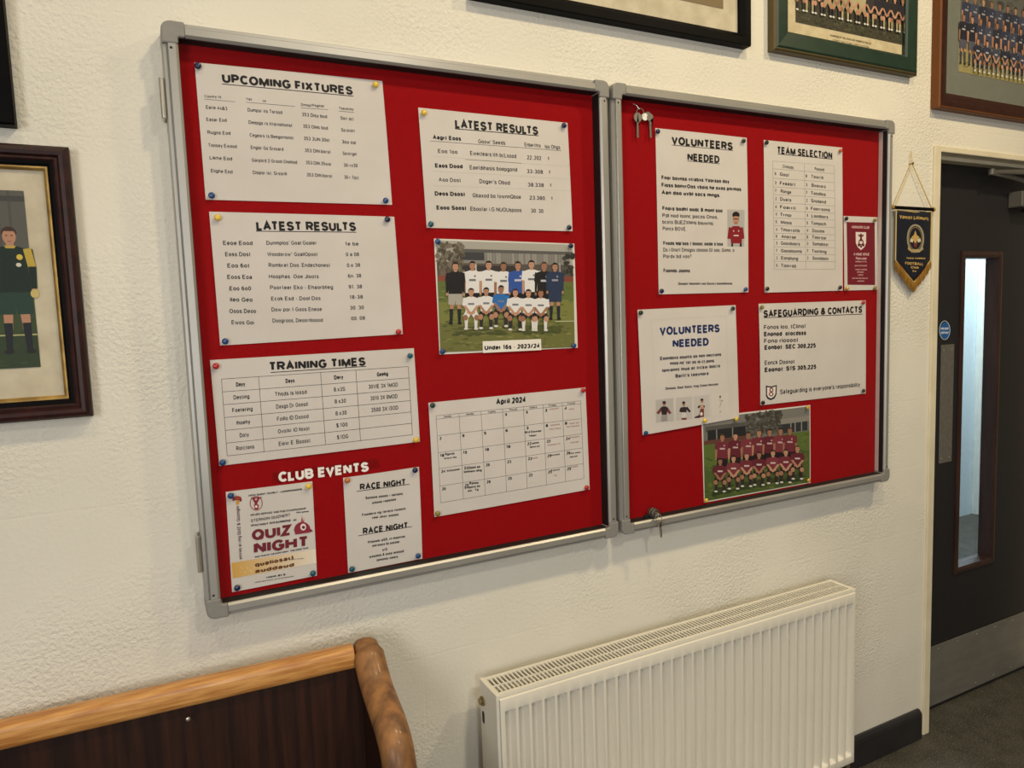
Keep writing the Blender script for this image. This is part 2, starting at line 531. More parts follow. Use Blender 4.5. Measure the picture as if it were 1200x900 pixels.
def ribbon(pts, t):
    """a polyline thickened to width t, mitred"""
    P = [Vector(p) for i, p in enumerate(pts) if i == 0 or (Vector(p) - Vector(pts[i - 1])).length > 1e-5]
    closed = (P[0] - P[-1]).length < 1e-4
    n = len(P)
    L = []
    for i in range(n):
        a = P[i] - P[i - 1] if i else (P[0] - P[-2] if closed else P[1] - P[0])
        b = P[i + 1] - P[i] if i < n - 1 else (P[1] - P[0] if closed else P[-1] - P[-2])
        a, b = a.normalized(), b.normalized()
        na, nb = Vector((-a.y, a.x)), Vector((-b.y, b.x))
        m_ = na + nb
        if m_.length < 0.35:
            m_ = na
        m_ = m_.normalized()
        k = min(1 / max(m_.dot(na), .3), 2.2)
        L.append((P[i] + m_ * (t / 2 * k), P[i] - m_ * (t / 2 * k)))
    v = [q for p in L for q in p]
    return v, [(2 * i, 2 * i + 2, 2 * i + 3, 2 * i + 1) for i in range(n - 1)]


def glyphs(txt, bold):
    """flat text as verts/faces: x 0..1 over its width, y 0..1 over the cap height"""
    key = (txt, bold)
    if key in _font:
        return _font[key]
    t = .25 if bold else .175
    x, V, F = 0.0, [], []
    kern = {'LT': .16, 'LA': .04, 'AT': .10, 'TA': .10, 'LV': .16, 'FA': .08, 'AV': .10, 'LU': .03, 'TR': .02, 'FI': .03, 'EV': .05}
    for pos, ch in enumerate(txt):
        x -= kern.get(txt[max(pos - 1, 0):pos + 1], 0.0)
        if ch == ' ':
            x += .36
            continue
        if ch not in ALPHA:
            continue
        g_ = ALPHA[ch]
        W = max(g_[0] * (1.06 if bold else 1.0), t)
        for pl in g_[1:]:
            v, f = ribbon([(x + t / 2 + px * (W - t), t / 2 + py * (1 - t)) for px, py in pl], t)
            k = len(V)
            V += v
            F += [tuple(i + k for i in q) for q in f]
        x += W + (.06 if bold else .10)
    x0, x1 = min(p.x for p in V), max(p.x for p in V)
    r = ([((p.x - x0) / (x1 - x0), p.y) for p in V], F, x1 - x0)
    _font[key] = r
    return r


class Crop:
    """reads coordinates off an enlarged crop of the photograph"""

    def __init__(s, x0, y0, k):
        s.x0, s.y0, s.k = x0, y0, k

    def __call__(s, p):
        return (s.x0 + p[0] / s.k, s.y0 + p[1] / s.k)


PX = Crop(0, 0, 1)
BLACK = srgb(28, 26, 28)
GREY = srgb(62, 59, 60)
SOFT = srgb(92, 88, 86)


class Ink:
    """printed shapes lying on a surface y = base, collected into one mesh"""

    def __init__(s, base, crop=PX, bulge=None):
        s.base, s.c, s.bulge = base, crop, bulge
        s.v, s.f, s.col, s.calls = [], [], [], []
        s.lift = 0.00025

    def pt(s, p):
        q = at(*s.c(p), s.base)
        return (q.x, q.z)

    def raw(s, pts, faces, col):
        n = len(s.v)
        s.calls.append((n, n + len(pts)))
        for x, z in pts:
            b = s.bulge(x, z) if s.bulge else 0.0
            s.v.append((x, s.base - b - s.lift, z))
        for f in faces:
            s.f.append(tuple(i + n for i in f))
            s.col.append(col)

    def up(s, d=0.000012):
        s.lift += d
        return s

    def poly(s, pts, col):
        s.raw([s.pt(p) for p in pts], [tuple(range(len(pts)))], col)
        return s.up()

    def quad(s, q, col, n=6):
        """bilinear quad TL TR BR BL, cut into a grid so that it follows a curved sheet"""
        P = [Vector(s.pt(p)) for p in q]
        pts = []
        for j in range(n + 1):
            for i in range(n + 1):
                u, v = i / n, j / n
                pts.append((P[0].lerp(P[1], u)).lerp(P[3].lerp(P[2], u), v))
        s.raw([(p.x, p.y) for p in pts], [(j * (n + 1) + i, j * (n + 1) + i + 1, (j + 1) * (n + 1) + i + 1, (j + 1) * (n + 1) + i) for j in range(n) for i in range(n)], col)
        return s.up()

    def ell(s, x, y, rx, ry, col, n=14, a0=0, a1=2 * PI):
        return s.poly([(x + rx * math.cos(a0 + (a1 - a0) * i / n), y + ry * math.sin(a0 + (a1 - a0) * i / n)) for i in range(n + (0 if a1 - a0 > 6 else 1))], col)

    def ring(s, x, y, rx, ry, t, col, n=24):
        o = [(x + rx * math.cos(2 * PI * i / n), y + ry * math.sin(2 * PI * i / n)) for i in range(n)]
        k = [(x + (rx - t) * math.cos(2 * PI * i / n), y + (ry - t) * math.sin(2 * PI * i / n)) for i in range(n)]
        s.raw([s.pt(p) for p in o + k], [(i, (i + 1) % n, n + (i + 1) % n, n + i) for i in range(n)], col)
        return s.up()

    def line(s, a, b, w, col=GREY, n=8):
        A, B = Vector(a), Vector(b)
        d = (B - A).normalized()
        nn = Vector((-d.y, d.x)) * (w / 2)
        pts = []
        for i in range(n + 1):
            p = A.lerp(B, i / n)
            pts += [s.pt(p + nn), s.pt(p - nn)]
        s.raw(pts, [(2 * i, 2 * i + 2, 2 * i + 3, 2 * i + 1) for i in range(n)], col)
        return s

    def text(s, txt, a, b, h, col=BLACK, bold=False):
        """txt centred on the line a-b (left and right ends), capitals h high"""
        v, f, asp = glyphs(txt, bold)
        A, B = Vector(s.pt(a)), Vector(s.pt(b))
        mx, my = (a[0] + b[0]) / 2, (a[1] + b[1]) / 2
        d = B - A
        if abs(d.x) >= abs(d.y):
            H = abs(s.pt((mx, my - h / 2))[1] - s.pt((mx, my + h / 2))[1])
        else:
            H = abs(s.pt((mx - h / 2, my))[0] - s.pt((mx + h / 2, my))[0])
        n = Vector((-d.y, d.x)).normalized() * H
        s.raw([tuple(A + d * x + n * (y - 0.5)) for x, y in v], f, col)
        return s

    def build(s, name, parent):
        """one part, or one part per block of print where blocks stand well apart"""
        blocks = [list(range(len(s.f)))]
        if name in ('printed_text', 'heading', 'handwriting', 'lettering', 'emblem', 'picture_prints'):
            blocks = s.blocks()
        for b in blocks:
            o = s.build_part(name, parent, b)
        return o

    def blocks(s, gx=0.009, gz=0.013):
        box = []
        for a, b in s.calls:
            q = s.v[a:b]
            box.append([min(p[0] for p in q), max(p[0] for p in q), min(p[2] for p in q), max(p[2] for p in q)])
        own = list(range(len(box)))

        def root(i):
            while own[i] != i:
                i = own[i]
            return i
        for i in range(len(box)):
            for j in range(i):
                A, B = box[i], box[j]
                if max(A[0], B[0]) - min(A[1], B[1]) < gx and max(A[2], B[2]) - min(A[3], B[3]) < gz:
                    own[root(i)] = root(j)
        vb = []
        for k, (a, b) in enumerate(s.calls):
            vb += [root(k)] * (b - a)
        out = {}
        for fi, f in enumerate(s.f):
            out.setdefault(vb[f[0]], []).append(fi)
        return list(out.values())

    def build_part(s, name, parent, faces):
        me = bpy.data.meshes.new(name)
        o = bpy.data.objects.new(name, me)
        COL.objects.link(o)
        o.parent = parent
        base = wloc(parent)
        used = sorted({i for k in faces for i in s.f[k]})
        ix = {i: n for n, i in enumerate(used)}
        me.from_pydata([Vector(s.v[i]) - base for i in used], [], [tuple(ix[i] for i in s.f[k]) for k in faces])
        me.materials.append(MAT['ink'])
        at_ = me.color_attributes.new('ink', 'FLOAT_COLOR', 'CORNER')
        buf = []
        for p in me.polygons:
            c = s.col[faces[p.index]]
            for _ in p.loop_indices:
                buf += list(c)
        at_.data.foreach_set('color', buf)
        return o


SHEET_Y = -0.0185


def sheet(name, corners, label, cat, amp=0.002, base=SHEET_Y, m='paper', group=None, back=None):
    """a sheet of paper pinned at its corners; returns (object, bulge function)"""
    P = [at(x, y, base) for x, y in corners]
    c = sum(P, Vector()) / 4
    N = 14
    ph = random.uniform(0, 6)

    def bul(u, v):
        u = min(max(u, 0), 1)
        v = min(max(v, 0), 1)
        return amp * (0.55 * math.sin(PI * u) * (0.6 + 0.4 * math.sin(3 * v + ph)) + 0.6 * math.sin(PI * v) * (0.6 + 0.4 * math.cos(4 * u + ph)))
    ex = Vector((P[1].x - P[0].x, P[1].z - P[0].z))
    ez = Vector((P[3].x - P[0].x, P[3].z - P[0].z))
    det = ex.x * ez.y - ex.y * ez.x

    def bulge(x, z):
        dx, dz = x - P[0].x, z - P[0].z
        return bul((dx * ez.y - dz * ez.x) / det, (ex.x * dz - ex.y * dx) / det)
    v = []
    for j in range(N + 1):
        for i in range(N + 1):
            p = P[0].lerp(P[1], i / N).lerp(P[3].lerp(P[2], i / N), j / N)
            v.append((p.x, base - bulge(p.x, p.z), p.z))
    nv = len(v)
    v += [(x, y + 0.0003, z) for x, y, z in v]
    k = N + 1
    f = [(j * k + i, (j + 1) * k + i, (j + 1) * k + i + 1, j * k + i + 1) for j in range(N) for i in range(N)]
    f += [tuple(q + nv for q in reversed(t)) for t in f]
    rim = [i for i in range(k)] + [j * k + N for j in range(1, k)] + [N * k + i for i in range(N - 1, -1, -1)] + [j * k for j in range(N - 1, 0, -1)]
    f += [(rim[i], rim[(i + 1) % len(rim)], rim[(i + 1) % len(rim)] + nv, rim[i] + nv) for i in range(len(rim))]
    o = obj(name, v, f, MAT[m], None, (c.x, base, min(p.z for p in P)), smooth=False)
    tag(o, label, cat, group)
    return o, bulge


def bil(q, u, v):
    a = Vector(q[0]).lerp(Vector(q[1]), u)
    b = Vector(q[3]).lerp(Vector(q[2]), u)
    return tuple(a.lerp(b, v))


# ================================================================== the room
DX0, DX1, DTOP = 2.318, 3.140, 2.012      # clear door opening
g = G()
g.box(-1.7, 2.288, 0, 0.16, 0, 3.4)
g.box(2.288, 3.17, 0, 0.16, 2.044, 3.4)
g.box(3.17, 4.3, 0, 0.16, 0, 3.4)
struct(g.obj('wall_back', MAT['wall']))
struct(G().box(-1.86, -1.7, -4.6, 0.16, 0, 3.4).obj('wall_left', MAT['plainwall']))
struct(G().box(4.3, 4.46, -4.6, 0.16, 0, 3.4).obj('wall_right', MAT['plainwall']))
struct(G().box(-1.86, 4.46, -4.76, -4.6, 0, 3.4).obj('wall_front', MAT['plainwall']))
struct(G().box(-1.86, 4.46, -4.76, 0.16, 3.4, 3.5).obj('ceiling', MAT['ceil']))
struct(G().box(-1.86, 8.2, -4.76, 1.7, -0.1, 0.0).obj('floor', MAT['floor']))
# corridor behind the door
struct(G().box(1.6, 8.2, 1.5, 1.62, 0, 2.7).obj('wall_corridor', MAT['hall']))
struct(G().box(1.5, 1.62, 0.16, 1.62, 0, 2.7).obj('wall_corridor_left', MAT['hall']))
struct(G().box(8.1, 8.2, 0.16, 1.62, 0, 2.7).obj('wall_corridor_right', MAT['hall']))
struct(G().box(1.5, 8.2, 0.16, 1.62, 2.7, 2.8).obj('ceiling_corridor', MAT['ceil']))
g = G()
g.box(5.12, 5.19, 1.46, 1.5, 0, 2.12).box(5.22, 5.26, 1.44, 1.5, 0, 2.12).box(5.19, 5.22, 1.475, 1.5, 0, 2.12)
g.box(6.1, 6.2, 1.46, 1.5, 0, 2.12).box(5.12, 6.2, 1.46, 1.5, 2.12, 2.2)
struct(g.obj('trim_2', MAT['halltrim'], bevel=0.004))

# skirting board with its rounded end
pr = [(0, 0), (-0.019, 0), (-0.019, 0.088), (-0.016, 0.098), (-0.009, 0.106), (0, 0.108)]
g = G().prism_x(pr, -1.7, 2.262)
sk = struct(g.obj('baseboard_back', MAT['skirt'], bevel=0.004))

# door frame
g = G()
g.box(2.284, DX0, -0.008, 0.07, 0, 2.044).box(2.284, DX0 + 0.012, 0.07, 0.079, 0, 2.044).box(2.284, DX0, 0.079, 0.16, 0, 2.044)
g.box(DX1, 3.174, -0.008, 0.07, 0, 2.044).box(DX1 - 0.012, 3.174, 0.07, 0.079, 0, 2.044).box(DX1, 3.174, 0.079, 0.16, 0, 2.044)
g.box(DX0, DX1, -0.008, 0.036, DTOP + 0.012, 2.044).box(DX0, DX1, 0.036, 0.078, DTOP, 2.044).box(DX0, DX1, 0.078, 0.16, 2.024, 2.044)
struct(g.obj('trim_1', MAT['jamb'], bevel=0.003))

# the door
door = struct(empty('door_1', (DX0, 0.08, 0.0)))
VX0, VX1, VZ0, VZ1 = 2.597, 2.812, 0.525, 1.690
X0, X1, Y0, Y1, Z0, Z1 = DX0 + 0.003, DX1 - 0.003, 0.08, 0.124, 0.006, 2.021
g = G()
g.box(X0, VX0, Y0, Y1, Z0, Z1).box(VX1, X1, Y0, Y1, Z0, Z1).box(VX0, VX1, Y0, Y1, Z0, VZ0).box(VX0, VX1, Y0, Y1, VZ1, Z1)
g.obj('door_leaf', MAT['door'], door)


def moulding(x0, x1, z0, z1, prof):
    """mitred rectangular moulding; prof = closed list of (inward distance, y)"""
    g = G()
    n = len(prof)
    v = []
    for d, y in prof:
        v += [(x0 + d, y, z0 + d), (x1 - d, y, z0 + d), (x1 - d, y, z1 - d), (x0 + d, y, z1 - d)]
    f = []
    for i in range(n):
        i2 = (i + 1) % n
        for k in range(4):
            k2 = (k + 1) % 4
            f.append((i * 4 + k, i * 4 + k2, i2 * 4 + k2, i2 * 4 + k))
    return g.add(v, f)


moulding(VX0 - 0.02, VX1 + 0.02, VZ0 - 0.02, VZ1 + 0.02, [(0, 0.08), (0, 0.074), (0.014, 0.070), (0.0235, 0.074), (0.0235, 0.124), (0.02, 0.124), (0.02, 0.08)]).obj('vision_panel_bead', MAT['bead'], door)
G().box(VX0 + 0.002, VX1 - 0.002, 0.106, 0.112, VZ0 + 0.002, VZ1 - 0.002).obj('glass_pane', MAT['doorglass'], door)
G().box(2.476, 2.552, 0.078, 0.08, 0.942, 1.376).obj('push_plate', MAT['satin'], door, bevel=0.001)
for z in (0.96, 1.358):
    for x in (2.49, 2.538):
        G().lathe((x, 0.0785, z), (0, -1, 0), [(0, 0.004), (0.0012, 0.0035), (0.0018, 0.001)], 10).obj('screw', MAT['nickel'], door)
G().box(X0 + 0.01, X1 - 0.01, 0.0775, 0.08, 0.016, 0.25).obj('kick_plate', MAT['steel'], door, bevel=0.001)
for x in (2.5, 2.62, 2.74, 2.86, 2.98, 3.09):
    for z in (0.032, 0.232):
        G().lathe((x, 0.0777, z), (0, -1, 0), [(0, 0.004), (0.001, 0.0035), (0.0016, 0.001)], 10).obj('screw', MAT['satin'], door)
sg = G().lathe((2.497, 0.08, 1.427), (0, -1, 0), [(0, 0.030), (0.0015, 0.030), (0.002, 0.029)], 28).obj('safety_sign', MAT['blue'], door)
ik = Ink(0.078)
ik.ring(1107, 387, 6.4, 11.2, 0.5, srgb(220, 228, 235))
ik.text('FIRE DOOR', (1102.5, 385.2), (1111.5, 385.0), 2.6, srgb(235, 238, 240), True)
ik.text('KEEP SHUT', (1102.5, 390.0), (1111.5, 389.8), 2.6, srgb(235, 238, 240), True)
ik.build('sign_lettering', sg)
cl = G().box(2.862, 3.09, 0.028, 0.08, 1.872, 1.93).obj('door_closer', MAT['closer'], door, bevel=0.004)
G().box(2.945, 2.951, 0.0275, 0.08, 1.8715, 1.9305).obj('closer_band', MAT['halltrim'], cl)
G().lathe((2.93, 0.055, 1.872), (0, 0, -1), [(0, 0.012), (0.012, 0.012), (0.016, 0.008)], 14).obj('closer_spindle', MAT['black'], cl)
g = G()
g.tube([(2.665, 0.03, 1.984), (2.80, 0.034, 1.976), (2.95, 0.045, 1.962)], (0.009, 0.005), 8)
g.tube([(2.665, 0.03, 1.988), (2.85, 0.012, 1.992), (3.05, -0.004, 1.995)], (0.009, 0.004), 8)
g.lathe((2.665, 0.03, 1.976), (0, 0, 1), [(0, 0.011), (0.02, 0.011)], 12)
g.tube([(2.95, 0.045, 1.962), (2.95, 0.052, 1.925)], 0.008, 8)
g.obj('closer_arm', MAT['closer'], cl)

# ================================================================== notice boards
FZ0, FZ1 = 0.966, 2.087
RW = 0.0275
RAIL = [(0, 0), (0, -0.040), (0.002, -0.0435), (0.007, -0.0435), (0.0078, -0.0425), (0.0086, -0.0435), (0.0094, -0.0495), (0.0105, -0.0505),
        (0.0225, -0.0505), (0.0268, -0.0470), (RW, -0.044), (RW, -0.030), (RW, 0)]


def cap_poly(cx, cz, sx, sz, L=0.040, R=0.017, w=RW, r=0.004):
    """L-shaped corner cap with rounded outside corner; (cx, cz) outside corner, sx/sz point inward"""
    pts = [(L, 0)]
    pts = [(L, w), (L, 0)]
    for i in range(9):
        a = PI / 2 * i / 8
        pts.append((R - R * math.sin(a), R - R * math.cos(a)))
    pts += [(0, L), (w, L)]
    for i in range(4):
        a = PI / 2 * i / 3
        pts.append((w + r - r * math.cos(a), w + r - r * math.sin(a)))
    return [(cx + sx * x, cz + sz * z) for x, z in pts]


def notice_board(x0, x1, label, edge_strip):
    root = empty('notice_board', ((x0 + x1) / 2, 0, FZ0))
    tag(root, label, 'notice board', 'red felt notice boards in aluminium frames')
    L = 0.040
    for z, s in ((FZ0, 1), (FZ1, -1)):
        G().prism_x([(y, z + s * d) for d, y in RAIL], x0 + L, x1 - L).obj('frame_rail', MAT['alu'], root)
    for x, s in ((x0, 1), (x1, -1)):
        G().prism_z([(x + s * d, y) for d, y in RAIL], FZ0 + L, FZ1 - L).obj('frame_rail', MAT['alu'], root)
    for x, sx in ((x0, 1), (x1, -1)):
        for z, sz in ((FZ0, 1), (FZ1, -1)):
            G().prism_y(cap_poly(x, z, sx, sz), 0, -0.0512).obj('corner_cap', MAT['cap'], root, bevel=0.003)
            G().lathe((x + sx * 0.015, -0.0503, z + sz * 0.048), (0, -1, 0), [(0, 0.0026), (0.0006, 0.0022)], 10).obj('screw', MAT['black'], root)
    i0, i1, j0, j1 = x0 + RW, x1 - RW, FZ0 + RW, FZ1 - RW
    G().box(i0 - 0.004, i1 + 0.004, -0.006, -0.017, j0 - 0.004, j1 + 0.004).obj('backing_panel', MAT['felt'], root)
    yb = -0.031 if edge_strip else -0.017
    moulding(i0 - 0.003, i1 + 0.003, j0 - 0.003, j1 + 0.003, [(0, -0.017), (0, -0.0455), (0.0034, -0.0445), (0.0034, -0.017)]).obj('gasket', MAT['black'], root)
    if edge_strip:
        G().box(i1 - 0.0012, i1 + 0.0004, -0.0172, -0.030, j0 + 0.004, j1 - 0.004).obj('edge_channel', MAT['aluedge'], root)
    G().box(i0 + 0.001, i1 - 0.001, -0.0355, -0.0325, j0 + 0.001, j1 - 0.001).obj('glazing', MAT['glass'], root)
    return root


BX1 = 0.969
RX0, RX1 = 0.979, 2.021
lb = notice_board(0.0, BX1, 'larger left notice board with fixtures, results, training times and the calendar', False)
rb = notice_board(RX0, RX1, 'right notice board beside the door with volunteers, team selection and safeguarding sheets', True)
for z in (1.951, 1.097):
    g = G().box(-0.0045, 0.0, -0.040, -0.006, z - 0.035, z + 0.035)
    h = g.obj('hinge', MAT['satin'], lb, bevel=0.001)
    G().lathe((-0.005, -0.041, z - 0.035), (0, 0, 1), [(0, 0.0045), (0.070, 0.0045)], 12).obj('hinge_pin', MAT['nickel'], h, smooth=False)
# lock barrel at the foot of the right board
lk = G().lathe((1.087, -0.0325, 1.006), (0, -1, 0), [(0, 0.014), (0.008, 0.014), (0.010, 0.0125), (0.0165, 0.0125), (0.018, 0.010)], 20).obj('cam_lock', MAT['lock'], rb)
G().box(1.062, 1.086, -0.0325, -0.0375, 0.9935, 1.003).obj('lock_plate', MAT['black'], lk)


def key_shape(g, c, L, ang, r=0.009, y=0.0, depth=0.0022):
    """a flat key hanging from c, bow at the top, teeth on one side"""
    ca, sa = math.cos(ang), math.sin(ang)
    pts = []
    for i in range(13):
        a = -PI / 2 + 0.35 + (2 * PI - 0.7) * i / 12
        pts.append((r * math.cos(a), -r + r * math.sin(a)))
    pts = pts[::-1]
    w = 0.003
    blade = [(-w, -2 * r), (-w, -L + 0.003), (0, -L), (w, -L + 0.003)]
    z = -L + 0.003
    k = 0
    while z < -2 * r - 0.006:
        blade += [(w - (0.0022 if k % 2 else 0.0), z), (w - (0.0022 if k % 2 else 0.0), z + 0.003)]
        z += 0.003
        k += 1
    blade.append((w, -2 * r))
    P = [(c[0] + x * ca - zz * sa, c[2] + x * sa + zz * ca) for x, zz in pts[:7] + pts[7:] + blade]
    g.prism_y(P, c[1] - depth / 2, c[1] + depth / 2)


# key in the lock, its twin hanging from the ring
kk = empty('lock_key', (1.091, -0.052, 0.944))
tag(kk, 'small key in the lock at the foot of the right board, a second key dangling', 'key')
G().box(1.0855, 1.0885, -0.062, -0.0485, 1.000, 1.011).obj('key_bow', MAT['nickel'], kk, bevel=0.001)
G().tube([(1.087 + 0.009 * math.cos(t), -0.0615 + 0.003 * math.sin(t), 0.998 + 0.010 * math.sin(t)) for t in [2 * PI * i / 20 for i in range(20)]], 0.0011, 6, True).obj('key_ring', MAT['nickel'], kk)
g = G()
key_shape(g, (1.091, -0.0625, 0.992), 0.048, 0.05)
g.obj('spare_key', MAT['nickel'], kk)

# keys hanging inside the top of the right board
kb = empty('key_bunch', (1.09, -0.022, 1.962))
tag(kb, 'bunch of small keys hanging inside the top left corner of the right notice board', 'keys')
g = G()
g.tube([(1.062, -0.018, 2.052), (1.068, -0.024, 2.047), (1.076, -0.025, 2.038)], 0.0012, 6)
g.tube([(1.079 + 0.011 * math.cos(t), -0.0245, 2.030 + 0.011 * math.sin(t)) for t in [2 * PI * i / 24 for i in range(24)]], 0.0012, 6, True)
g.obj('split_ring', MAT['nickel'], kb)
g = G()
key_shape(g, (1.070, -0.026, 2.029), 0.062, -0.02, 0.012)
g.obj('key', MAT['nickel'], kb)
g = G()
key_shape(g, (1.108, -0.026, 2.030), 0.060, 0.03, 0.010)
g.obj('key', MAT['nickel'], kb)
g = G()
g.lathe((1.093, -0.0225, 2.021), (0, -1, 0), [(0, 0.009), (0.003, 0.009)], 18)
g.obj('round_tag', MAT['halltrim'], kb)
g = G()
g.lathe((1.105, -0.0195, 2.026), (0, -1, 0), [(0, 0.010), (0.0025, 0.010)], 18)
g.obj('round_tag', MAT['nickel'], kb)

# ------------------------------------------------------------------ the sheets of the left board
C1, C2, C3, C4 = Crop(180, 10, 4), Crop(180, 230, 4), Crop(220, 400, 4), Crop(220, 530, 4)
C5, C6, C7, C8 = Crop(460, 80, 4), Crop(480, 260, 5), Crop(480, 430, 4.2857), Crop(255, 560, 6.425)
D1, D2, D3, D4 = Crop(740, 130, 7.5), Crop(750, 230, 7.5), Crop(880, 140, 6.6667), Crop(880, 235, 6.6667)
D5, D6, D7, D8 = Crop(730, 340, 7.5), Crop(730, 430, 7.5), Crop(870, 340, 6.6667), Crop(800, 460, 6.6667)
SH = {}


def column(ik, rows, h, col=GREY, bold=False):
    for t, a, b in rows:
        ik.text(t, a, b, h, col, bold)


# UPCOMING FIXTURES
SH['fix'] = q = [(228, 73), (448, 95), (459.5, 240), (241, 234)]
o, bu = sheet('notice_sheet', q, 'white sheet headed UPCOMING FIXTURES at the top of the left board', 'notice', 0.003)
ik = Ink(SHEET_Y, C1, bu)
ik.text('UPCOMING FIXTURES', (320, 326), (933, 387), 42, BLACK, True)
ik.line((320, 354), (936, 412), 3.5, BLACK)
ik.build('heading', o)
ik = Ink(SHEET_Y, C1, bu)
column(ik, [('County fs', (238, 411), (316, 415)), ('Yas', (433, 424), (460, 426)), ('co', (510, 433), (526, 434)), ('Dmsg/Peginat', (690, 452), (798, 458)), ('Tseyetey', (868, 468), (936, 473))], 13)
for a, b in (((238, 425), (382, 438)), ((433, 440), (662, 460)), ((690, 467), (818, 475)), ((868, 482), (938, 488))):
    ik.line(a, b, 2, SOFT)
column(ik, [('Earie 4x&3', (245, 462), (345, 470)), ('Easar Eod', (247, 520), (342, 524)), ('Rugos Eod', (252, 580), (360, 585)), ('Toosey Ewood', (257, 640), (390, 647)), ('Likhe Eod', (262, 699), (368, 705)), ('Eiighe Eod', (268, 760), (370, 766))], 17)
column(ik, [('Dumpsr its Tsrsod', (440, 475), (602, 488)), ('Deepgs rs Ittsrnohonst', (445, 533), (648, 549)), ('Cegesrs ts Beegorhonst', (450, 593), (654, 607)), ('Engisr Gs Srsoard', (455, 651), (608, 660)), ('Garpsrd 2 Grsod-Onehod', (460, 710), (672, 721)), ('Dispsr ist, Srssrill', (465, 768), (624, 775))], 17)
column(ik, [('353 Disy bod', (695, 497), (812, 508)), ('353 OMs bod', (700, 552), (816, 562)), ('353 3UN.30st', (703, 609), (823, 618)), ('353 DIN.borst', (708, 665), (828, 673)), ('353 DIN.35wsr', (713, 722), (832, 730)), ('353 DIN.borst', (717, 779), (836, 786))], 17)
column(ik, [('Sorr oct', (875, 514), (936, 519)), ('So.orort', (878, 570), (941, 574)), ('3oo osl', (882, 625), (947, 630)), ('Sorortget', (885, 679), (950, 683)), ('30-rx30', (890, 734), (955, 737)), ('30-r 7oct', (893, 790), (960, 794))], 17)
ik.build('printed_text', o)

# LATEST RESULTS, left
SH['res'] = q = [(245, 248), (462, 254), (472, 391.5), (258, 405)]
o, bu = sheet('notice_sheet', q, 'white sheet headed LATEST RESULTS below the upcoming fixtures', 'notice', 0.003)
ik = Ink(SHEET_Y, C2, bu)
ik.text('LATEST RESULTS', (480, 139), (948, 143), 44, BLACK, True)
ik.line((480, 164), (950, 169), 3.5, BLACK)
ik.build('heading', o)
ik = Ink(SHEET_Y, C2, bu)
column(ik, [('Eeoe Eood', (325, 219), (463, 220)), ('Eoss Dost', (335, 272), (452, 272)), ('Eoo 6ot', (345, 325), (447, 325)), ('Eoos Eoa', (345, 378), (460, 379)), ('Eoo 6o0', (355, 432), (456, 432)), ('Ileo Geo', (358, 484), (463, 485)), ('Ooos Deoo', (355, 538), (480, 538)), ('Ewos Goi', (365, 591), (470, 592))], 20, BLACK)
column(ik, [("Dunmplos' Goal Goaler", (528, 219), (762, 219)), ('Woodorow* Goal(Opoot', (532, 272), (766, 272)), ('Rombret Doo. Endechonest', (538, 323), (825, 323)), ('Hoophas  Ooe Jloots', (540, 376), (773, 376)), ('Poorfeer Eko - Ehaorblieg', (545, 428), (840, 426)), ('Ecok Esd - Dool Dos', (550, 480), (782, 478)), ('Dow por f Goos Eneoe', (552, 531), (788, 529)), ('Doogroos, Deoorfboood', (557, 583), (793, 580))], 19)
column(ik, [('1e be', (897, 223), (960, 223)), ('0 a 08', (900, 273), (962, 272)), ('0.o 38', (905, 324), (967, 322)), ('6n. 38', (910, 374), (972, 372)), ('91. 38', (913, 425), (976, 423)), ('18-38', (918, 473), (980, 471)), ('30. 30', (920, 523), (985, 521)), ('00. 08', (925, 573), (990, 570))], 18)
ik.build('printed_text', o)

# TRAINING TIMES
SH['train'] = q = [(246, 422), (485, 408), (492, 517.5), (257, 546)]
o, bu = sheet('notice_sheet', q, 'white landscape sheet headed TRAINING TIMES with a ruled table', 'notice', 0.003)
ik = Ink(SHEET_Y, C3, bu)
ik.text('TRAINING TIMES', (385, 118), (833, 94), 42, BLACK, True)
ik.line((388, 146), (836, 117), 3.5, BLACK)
ik.build('heading', o)
ik = Ink(SHEET_Y, C3, bu)
ct, cb = [158, 332, 622, 787, 1033], [185, 357, 645, 807, 1053]
rl, rr = [177, 237, 298, 358, 418, 477, 537], [118, 171, 226, 279, 332, 385, 437]
TQ = [(158, 177), (1033, 118), (1053, 437), (185, 537)]
cu_ = [(c - 158) / (1033 - 158) for c in ct]
rv = [i / 6 for i in range(7)]
for v in rv:
    ik.line(bil(TQ, 0, v), bil(TQ, 1, v), 2.0, GREY)
for u in cu_:
    ik.line(bil(TQ, u, 0), bil(TQ, u, 1), 2.0, GREY)
ik.build('table_lines', o)
ik = Ink(SHEET_Y, C3, bu)
cells = [('Dayy', 'Days', 'Dery', 'Geehg'), ('Deoting', 'Thsds is lossd', '8.x3S', '30VIE 3X 1MOD'), ('Foetering', 'Dasgs Dr Goosd', '8.x30', '3010 3X 0MOD'), ('Ihoehy', 'Foillo ID Doood', '8.x30', '3500 3X I3OD'), ('Doty', 'Ovotkr IO Iloxot', '$.100', ''), ('Rotctono', 'Eiexr E. Boosst', '$.1OG', '')]
for r, row in enumerate(cells):
    for c, t in enumerate(row):
        if not t:
            continue
        um, vm = (cu_[c] + cu_[c + 1]) / 2, (rv[r] + rv[r + 1]) / 2
        wd = min(len(t) * 5.3, 74) / 875.0
        ik.text(t, bil(TQ, um - wd, vm), bil(TQ, um + wd, vm), 20, BLACK if r == 0 or c == 0 else GREY, r == 0)
ik.build('printed_text', o)

# CLUB EVENTS strip
SH['club'] = q = [(319, 554), (443.5, 537), (445, 548), (320, 567)]
o, bu = sheet('heading_strip', q, 'clear strip with white letters CLUB EVENTS above the quiz poster', 'sign', 0.0002, SHEET_Y, 'film')
ik = Ink(SHEET_Y, C3, bu)
ik.text('CLUB EVENTS', (425, 637), (848, 587), 47, srgb(240, 232, 226), True)
ik.build('lettering', o)

